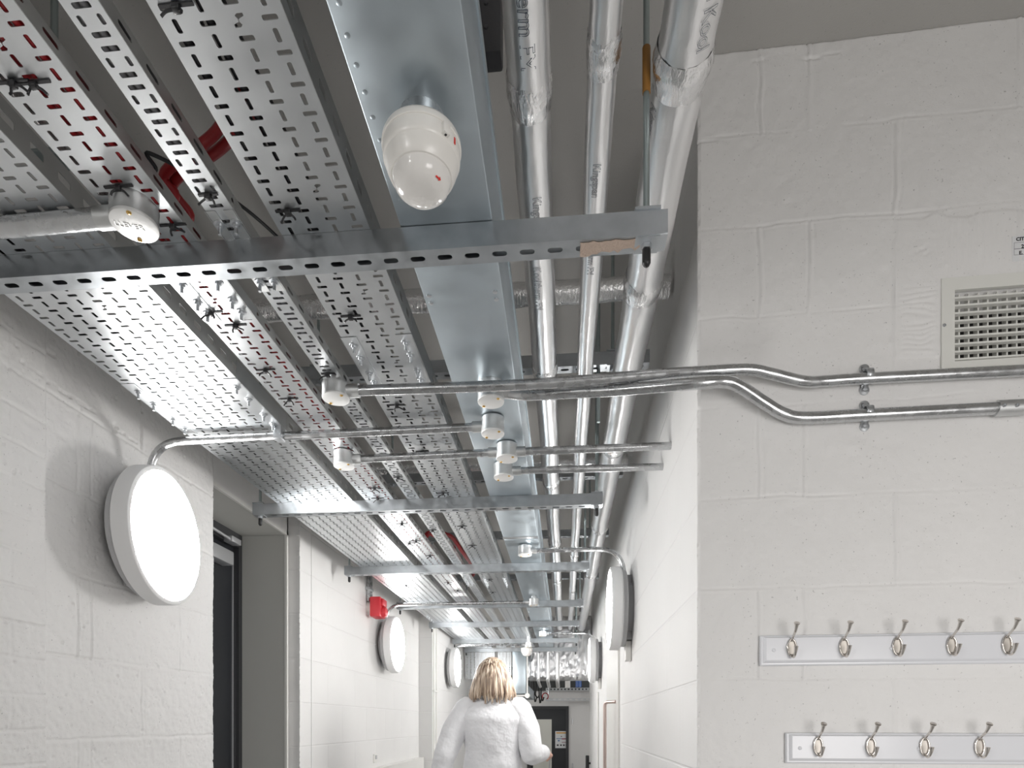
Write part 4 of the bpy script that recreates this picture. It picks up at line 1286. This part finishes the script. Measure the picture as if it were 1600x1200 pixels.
# far door
d = MB().box((DX0 + .06, FARY + .01, -.54), (DX1 - .05, FARY + .06, DZ1 - .05))
dr = mesh_object('door_2', d.v, d.f, M['darkdoor']); tag(dr, kind='structure')
f = MB(); f.box((DX1 - .05, FARY - .02, -.54), (DX1, FARY + .1, DZ1)); f.box((DX0, FARY - .02, -.54), (DX0 + .06, FARY + .1, DZ1)); f.box((DX0 + .06, FARY - .02, DZ1 - .05), (DX1 - .05, FARY + .1, DZ1))
o = mesh_object('door_frame', f.v, f.f, M['darkframe']); o.parent = dr
v0 = at_y(833, 1124, FARY); v1 = at_y(862, 1200, FARY)
f = MB().box((v0.x, FARY - .004, -.3), (v1.x, FARY + .012, v0.z), .002); o = mesh_object('vision_panel', f.v, f.f, M['whiteboard']); o.parent = dr
for py in (1127, 1197):
    h = at_y(894.5, py, FARY); f = MB().tube([(h.x, FARY - .008, h.z - .05), (h.x, FARY - .008, h.z + .05)], .009, 8); o = mesh_object('hinge', f.v, f.f, M['silver'], 40); o.parent = dr
h = at_y(859, 1188, FARY); f = MB().tube([(h.x, FARY + .0, h.z + .03), (h.x, FARY - .06, h.z + .03), (h.x - .01, FARY - .06, h.z - .14)], .011, 8); o = mesh_object('door_handle', f.v, f.f, M['silver'], 40); o.parent = dr
# notice on the far door
n0 = at_y(867.5, 1142.5, FARY); n1 = at_y(888, 1169, FARY)
root = thing('notice', ((n0.x + n1.x) / 2, FARY, n1.z), 'small white safety notice with orange heading on the dark far door', 'notice')
NW, NH = n1.x - n0.x, n0.z - n1.z
def nbox(a, b_, c_, d_, e=.003): return MB().box((n0.x + a * NW, FARY + .005 - e, n0.z - d_ * NH), (n0.x + b_ * NW, FARY + .0101, n0.z - c_ * NH))
part('paper', nbox(0, 1, 0, 1, .0), M['label'], root)
for a in ((.08, .92, .06, .14, 'orange'), (.08, .5, .42, .46, 'blueink'), (.5, .92, .42, .48, 'maroon'), (.5, .92, .64, .67, 'maroon'), (.42, .52, .28, .34, 'inkgrey'), (.2, .34, .52, .6, 'blueink'), (.12, .26, .78, .87, 'inkblack'), (.38, .5, .78, .87, 'inkblack'), (.6, .72, .78, .87, 'inkblack'), (.8, .9, .78, .87, 'inkblack')):
    part('print', nbox(*a[:4], .0012), M[a[4]], root)

# right side: white door lining, long pull rail, black lever handle, thin white riser
d = MB().box((RW - .012, 3.74, 0), (RW + .0, 4.72, CAM_Z + .45), .002)
dr = mesh_object('door_3', d.v, d.f, M['trimw']); tag(dr, kind='structure')
h0 = at_x(945, 1097, RW - .075)
root = thing('pull_rail', (h0.x, h0.y, .3), 'slim bent pull rail on the white door in the right wall', 'handle')
part('bar', MB().tube(fillet([(RW - .075, h0.y, .35), (RW - .075, h0.y, h0.z), (RW - .012, h0.y - .08, h0.z)], .03, 6), .011, 12), M['copper'], root, smooth=50)
p = at_x(936, 1140, RW)
single('riser_conduit', MB().tube([(RW - .012, p.y, 0), (RW - .012, p.y, CAM_Z + .30)], .010, 10), M['trimw'], 'thin white vertical riser under the farther right wall light', 'conduit', smooth=40)
h0 = at_x(918, 1182, RW - .07)
root = thing('lever_handle', (RW - .07, 7.9, CAM_Z - .52), 'black lever handle near the end of the right wall', 'handle')
h0 = at_y(918, 1184, 7.9)
part('lever', MB().box((h0.x - .025, 7.88, h0.z - .45), (h0.x + .02, 7.92, h0.z + .03), .008), M['black'], root, smooth=40)
part('spindle', MB().tube([(h0.x, 7.9, h0.z - .07), (RW, 7.9, h0.z - .07)], .014, 10), M['black'], root, smooth=40)

# surface trunking low on the left wall
p = at_x(640, 1186, LW)
root = thing('dado_trunking', (LW, 5.0, p.z - .1), 'low white surface trunking on the left wall beside the person', 'trunking')
part('body', MB().box((LW, 4.15, p.z - .12), (LW + .05, 5.555, p.z), .003), M['trimw'], root)
q = at_x(585, 1185, LW)
root = thing('switch', (LW, q.y, q.z - .03), 'small grey switch on the left wall near the low trunking', 'switch')
part('plate', MB().box((LW, q.y - .03, q.z - .03), (LW + .010, q.y + .03, q.z + .03), .002), M['trimw'], root)
part('rocker', MB().box((LW + .010, q.y - .012, q.z - .006), (LW + .014, q.y + .022, q.z + .022), .001), M['lampback'], root)

# ------------------------------------------------------------ the person
PX, PY = -.384, 3.28
person = thing('person', (PX, PY, 0), 'person seen from behind with blonde bob hair and white coat, walking away', 'person')

def loft(mb, rings, seg=28):
    """rings: (cx, cy, z, rx, ry)"""
    vs = []
    for cx, cy, z, rx, ry in rings:
        for k in range(seg):
            a = 2 * PI * k / seg; vs.append((cx + rx * math.cos(a), cy + ry * math.sin(a), z))
    fs = []
    for i in range(len(rings) - 1):
        for k in range(seg):
            fs.append((i * seg + k, i * seg + (k + 1) % seg, (i + 1) * seg + (k + 1) % seg, (i + 1) * seg + k))
    fs.append(tuple(range(seg))[::-1]); fs.append(tuple((len(rings) - 1) * seg + k for k in range(seg)))
    return mb.add(vs, fs)
def capsule(mb, pts, radii, seg=14):
    P = [Vector(p) for p in pts]
    # rounded ends
    d0 = (P[0] - P[1]).normalized(); d1 = (P[-1] - P[-2]).normalized()
    Q = [P[0] + d0 * radii[0] * .95, P[0] + d0 * radii[0] * .6] + P + [P[-1] + d1 * radii[-1] * .6, P[-1] + d1 * radii[-1] * .95]
    R = [radii[0] * .25, radii[0] * .8] + list(radii) + [radii[-1] * .8, radii[-1] * .25]
    return mb.tube(Q, 0, seg, radii=R)
def remesh(o, vox, it=4, fac=.5):
    md = o.modifiers.new('one_surface', 'REMESH'); md.mode = 'VOXEL'; md.voxel_size = vox; md.use_smooth_shade = True
    s = o.modifiers.new('soften', 'SMOOTH'); s.iterations = it; s.factor = fac

body = MB()
HC = Vector((0, 0, 1.505))
# torso and neck
loft(body, [(0, 0, .80, .135, .10), (0, -.01, .90, .165, .115), (0, 0, 1.03, .13, .095), (0, .0, 1.18, .15, .105), (0, -.01, 1.30, .165, .095), (0, -.005, 1.365, .12, .07), (0, 0, 1.40, .055, .052), (0, .01, 1.46, .050, .050)])
# head
hd = []
for k in range(13):
    a = PI * (k + .02) / 12.04; z = math.cos(a)
    rx = .074 * math.sin(a) * (1 if z > -.2 else 1 - .35 * (-z - .2)); ry = .093 * math.sin(a)
    hd.append((0, .006 + (.016 if z < -.4 else 0), HC.z - .0 + z * .112, max(rx, .004), max(ry, .004)))
loft(body, hd[::-1])
capsule(body, [(0, .098, 1.515), (0, .112, 1.49)], [.010, .013], 10)            # nose
capsule(body, [(-.02, .088, 1.455), (.02, .088, 1.455)], [.008, .008], 8)        # mouth
for s in (-1, 1):
    capsule(body, [(s * .076, -.002, 1.525), (s * .079, -.004, 1.485)], [.014, .011], 10)   # ears
    capsule(body, [(s * .03, .083, 1.517), (s * .032, .083, 1.517)], [.013, .013], 10)    # brow and eye sockets
SH = {-1: ((-.165, 0, 1.335), (-.248, -.075, 1.095), (-.300, -.035, .865)), 1: ((.165, 0, 1.335), (.212, -.030, 1.105), (.268, .190, 1.105))}
def hand(mb, wrist, fdir, side, palm_n):
    f = Vector(fdir).normalized(); n_ = Vector(palm_n); n_ = (n_ - f * n_.dot(f)).normalized(); s_ = f.cross(n_) * side
    w_ = Vector(wrist)
    for t in (-.026, -.009, .009, .026):
        capsule(mb, [w_ + f * .01 + s_ * t * .7, w_ + f * .085 + s_ * t], [.0155, .0125], 10)
    for t, l in ((-.029, .052), (-.010, .066), (.010, .072), (.029, .063)):
        b0 = w_ + f * .088 + s_ * t
        b1 = b0 + f * (l * .5) + n_ * .010; b2 = b1 + f * (l * .34) + n_ * .022; b3 = b2 + f * (l * .12) + n_ * .022
        capsule(mb, [b0, b1, b2, b3], [.0088, .0082, .0074, .0064], 10)
    t0 = w_ + f * .03 + s_ * .030; t1 = t0 + f * .028 + s_ * .024 + n_ * .012; t2 = t1 + f * .030 + s_ * .004 + n_ * .012
    capsule(mb, [t0, t1, t2], [.013, .0105, .0085], 10)
for s, (sh_, el, wr) in SH.items():
    capsule(body, [Vector(sh_) + Vector((-s * .02, 0, -.01)), el], [.046, .040], 16); capsule(body, [el, Vector(el).lerp(Vector(wr), .35), wr], [.041, .038, .026], 16)
    fd = (Vector(wr) - Vector(el)).normalized()
    hand(body, Vector(wr) + fd * .005, fd, s, (-s, .1, -.15) if s < 0 else (-.75, .1, -.6))
# legs in mid-stride
LEG = {-1: ((-.085, 0, .86), (-.092, .13, .47), (-.090, .10, .09)), 1: ((.085, 0, .86), (.09, -.015, .47), (.09, -.26, .13))}
for s, (hp, kn, an) in LEG.items():
    capsule(body, [hp, kn], [.085, .056], 18); capsule(body, [kn, Vector(kn).lerp(Vector(an), .3), an], [.056, .054, .036], 16)
    tilt = -.03 if s < 0 else .10
    toe = Vector(an) + Vector((s * .012, .15, -.045 - (0 if s < 0 else .015)))
    capsule(body, [Vector(an) + Vector((0, -.02, -.045)), toe], [.036, .030], 12)
o = part('body', body, M['skin'], person, local=True); remesh(o, .0048, 3)
# trousers and shoes
tr = MB()
for s, (hp, kn, an) in LEG.items():
    capsule(tr, [hp, kn], [.100, .075], 18); tr.tube([kn, Vector(kn).lerp(Vector(an), .5), Vector(an) + (Vector(kn) - Vector(an)) * .06], 0, 18, radii=[.074, .068, .060])
loft(tr, [(0, 0, .80, .16, .12), (0, 0, .96, .165, .12)])
o = part('trousers', tr, M['trouser'], person, local=True); remesh(o, .008, 3)
for s, (hp, kn, an) in LEG.items():
    sh = MB(); an = Vector(an)
    k_ = 0 if s < 0 else 1
    heel = an + Vector((0, -.035, -.045)); toe = an + Vector((s * .012, .165, -.052 - .022 * k_))
    capsule(sh, [heel, heel.lerp(toe, .5), toe], [.043, .043, .036], 14); capsule(sh, [an + Vector((0, -.005, .0)), heel.lerp(toe, .15)], [.045, .043], 14)
    o = part('shoe', sh, M['shoe'], person, local=True); remesh(o, .006, 3)
    # soles rest on the floor
# coat
ct = MB()
loft(ct, [(0, 0, .56, .245, .185), (0, -.005, .72, .222, .165), (0, -.01, .88, .200, .145), (0, 0, 1.03, .160, .122), (0, 0, 1.12, .148, .122), (0, -.005, 1.22, .160, .128), (0, -.012, 1.30, .190, .120), (0, -.012, 1.345, .178, .100), (0, -.008, 1.385, .125, .080), (0, -.002, 1.41, .075, .066), (0, .002, 1.425, .066, .060)], 36)
o = part('coat', ct, M['coat'], person, local=True); remesh(o, .0075, 6, .5); coat_o = o
for s, (sh_, el, wr) in SH.items():
    e_ = Vector(el); w_ = Vector(wr); sv = MB()
    capsule(sv, [Vector(sh_) + Vector((-s * .035, -.004, .0)), Vector(sh_).lerp(e_, .45), e_], [.082, .070, .060], 18)
    sv.tube([e_ + (e_ - w_).normalized() * .02, e_.lerp(w_, .5), e_.lerp(w_, .88)], 0, 18, radii=[.057, .053, .047])
    # folds at the inside of the elbow and at the armhole
    for k in range(4):
        c_ = e_.lerp(w_, .05 + .09 * k); ax = (w_ - e_).normalized()
        sd = ax.cross(Vector((0, 0, 1))).normalized()
        pts = [c_ + sd * (.052 * math.cos(a)) + sd.cross(ax) * (.052 * math.sin(a)) + ax * .02 * math.sin(a + k) for a in np.linspace(0, PI * 1.3, 8)]
        sv.tube(pts, .009, 8)
    so = part('sleeve', sv, M['coat'], coat_o, local=True); remesh(so, .0065, 4, .5)

capsule_c = MB().tube([(.070 * math.cos(a), -.004 + .066 * math.sin(a), 1.412 + .006 * math.cos(a * 2)) for a in np.linspace(-PI * .95 - PI / 2 + PI, PI * .95 - PI / 2 + PI, 22)], .011, 10)
part('collar', capsule_c, M['coat'], person, smooth=60, local=True)
# hair: bob with ragged ends, built from a cap and many locks
hr = MB(); rh = random.Random(11)
NS = 96
rows = [(1.624, .010, .012), (1.620, .028, .034), (1.606, .048, .062), (1.580, .067, .086), (1.545, .082, .100), (1.505, .095, .106), (1.465, .109, .111), (1.432, .121, .114), (1.412, .122, .110)]
vs = []
for i, (z, rx, ry) in enumerate(rows):
    for k in range(NS):
        a = 2 * PI * k / NS
        back = max(0, -math.sin(a)); frontf = max(0, math.sin(a))
        rr_ = 1 + (.035 * math.sin(k * 2.1 + .3 * i) * (i / 8) + .02 * math.sin(k * 5.3))
        ry2 = ry * (1 if frontf < .35 else 1 - .38 * (frontf - .35) * (i > 3))
        dz = -(.022 * math.sin(k * 1.7) + .012 * math.sin(k * 4.1)) if i == len(rows) - 1 else 0
        vs.append((rx * rr_ * math.cos(a), -.006 + ry2 * rr_ * math.sin(a), z + dz))
fs = [(i * NS + k, i * NS + (k + 1) % NS, (i + 1) * NS + (k + 1) % NS, (i + 1) * NS + k) for i in range(len(rows) - 1) for k in range(NS)
      if not (i >= 4 and math.sin(2 * PI * (k + .5) / NS) > .72)]
fs.append(tuple(range(NS)))
hr.add(vs, fs)
for k in range(120):
    a = rh.uniform(PI * .88, PI * 2.12)
    z1_ = 1.402 + rh.uniform(-.022, .035) - (.012 if math.sin(a) < -.6 else 0)
    pts = []; rad = []
    zs0 = rh.uniform(1.55, 1.60); sway = rh.uniform(-.07, .07)
    for t in np.linspace(0, 1, 9):
        z = zs0 + (z1_ - zs0) * t
        rx = np.interp(z, [1.36, 1.415, 1.505, 1.58, 1.612, 1.622], [.112, .123, .096, .067, .040, .014]); ry = np.interp(z, [1.36, 1.415, 1.505, 1.58, 1.612, 1.622], [.098, .114, .108, .092, .060, .016])
        aa = a + sway * t + .02 * math.sin(7 * t + k)
        e_ = .002 - .006 * max(0, 1 - t * 5); pts.append(((rx + e_) * math.cos(aa), -.006 + (ry + e_) * math.sin(aa), z)); rad.append((.0035 + .0045 * math.sin(PI * min(1, t * .8 + .15))) * (1 if t < .85 else .55))
    hr.tube(pts, .004, 6, radii=rad)
o = part('hair', hr, M['hair'], person, smooth=70, local=True, label='blonde shoulder-length bob')
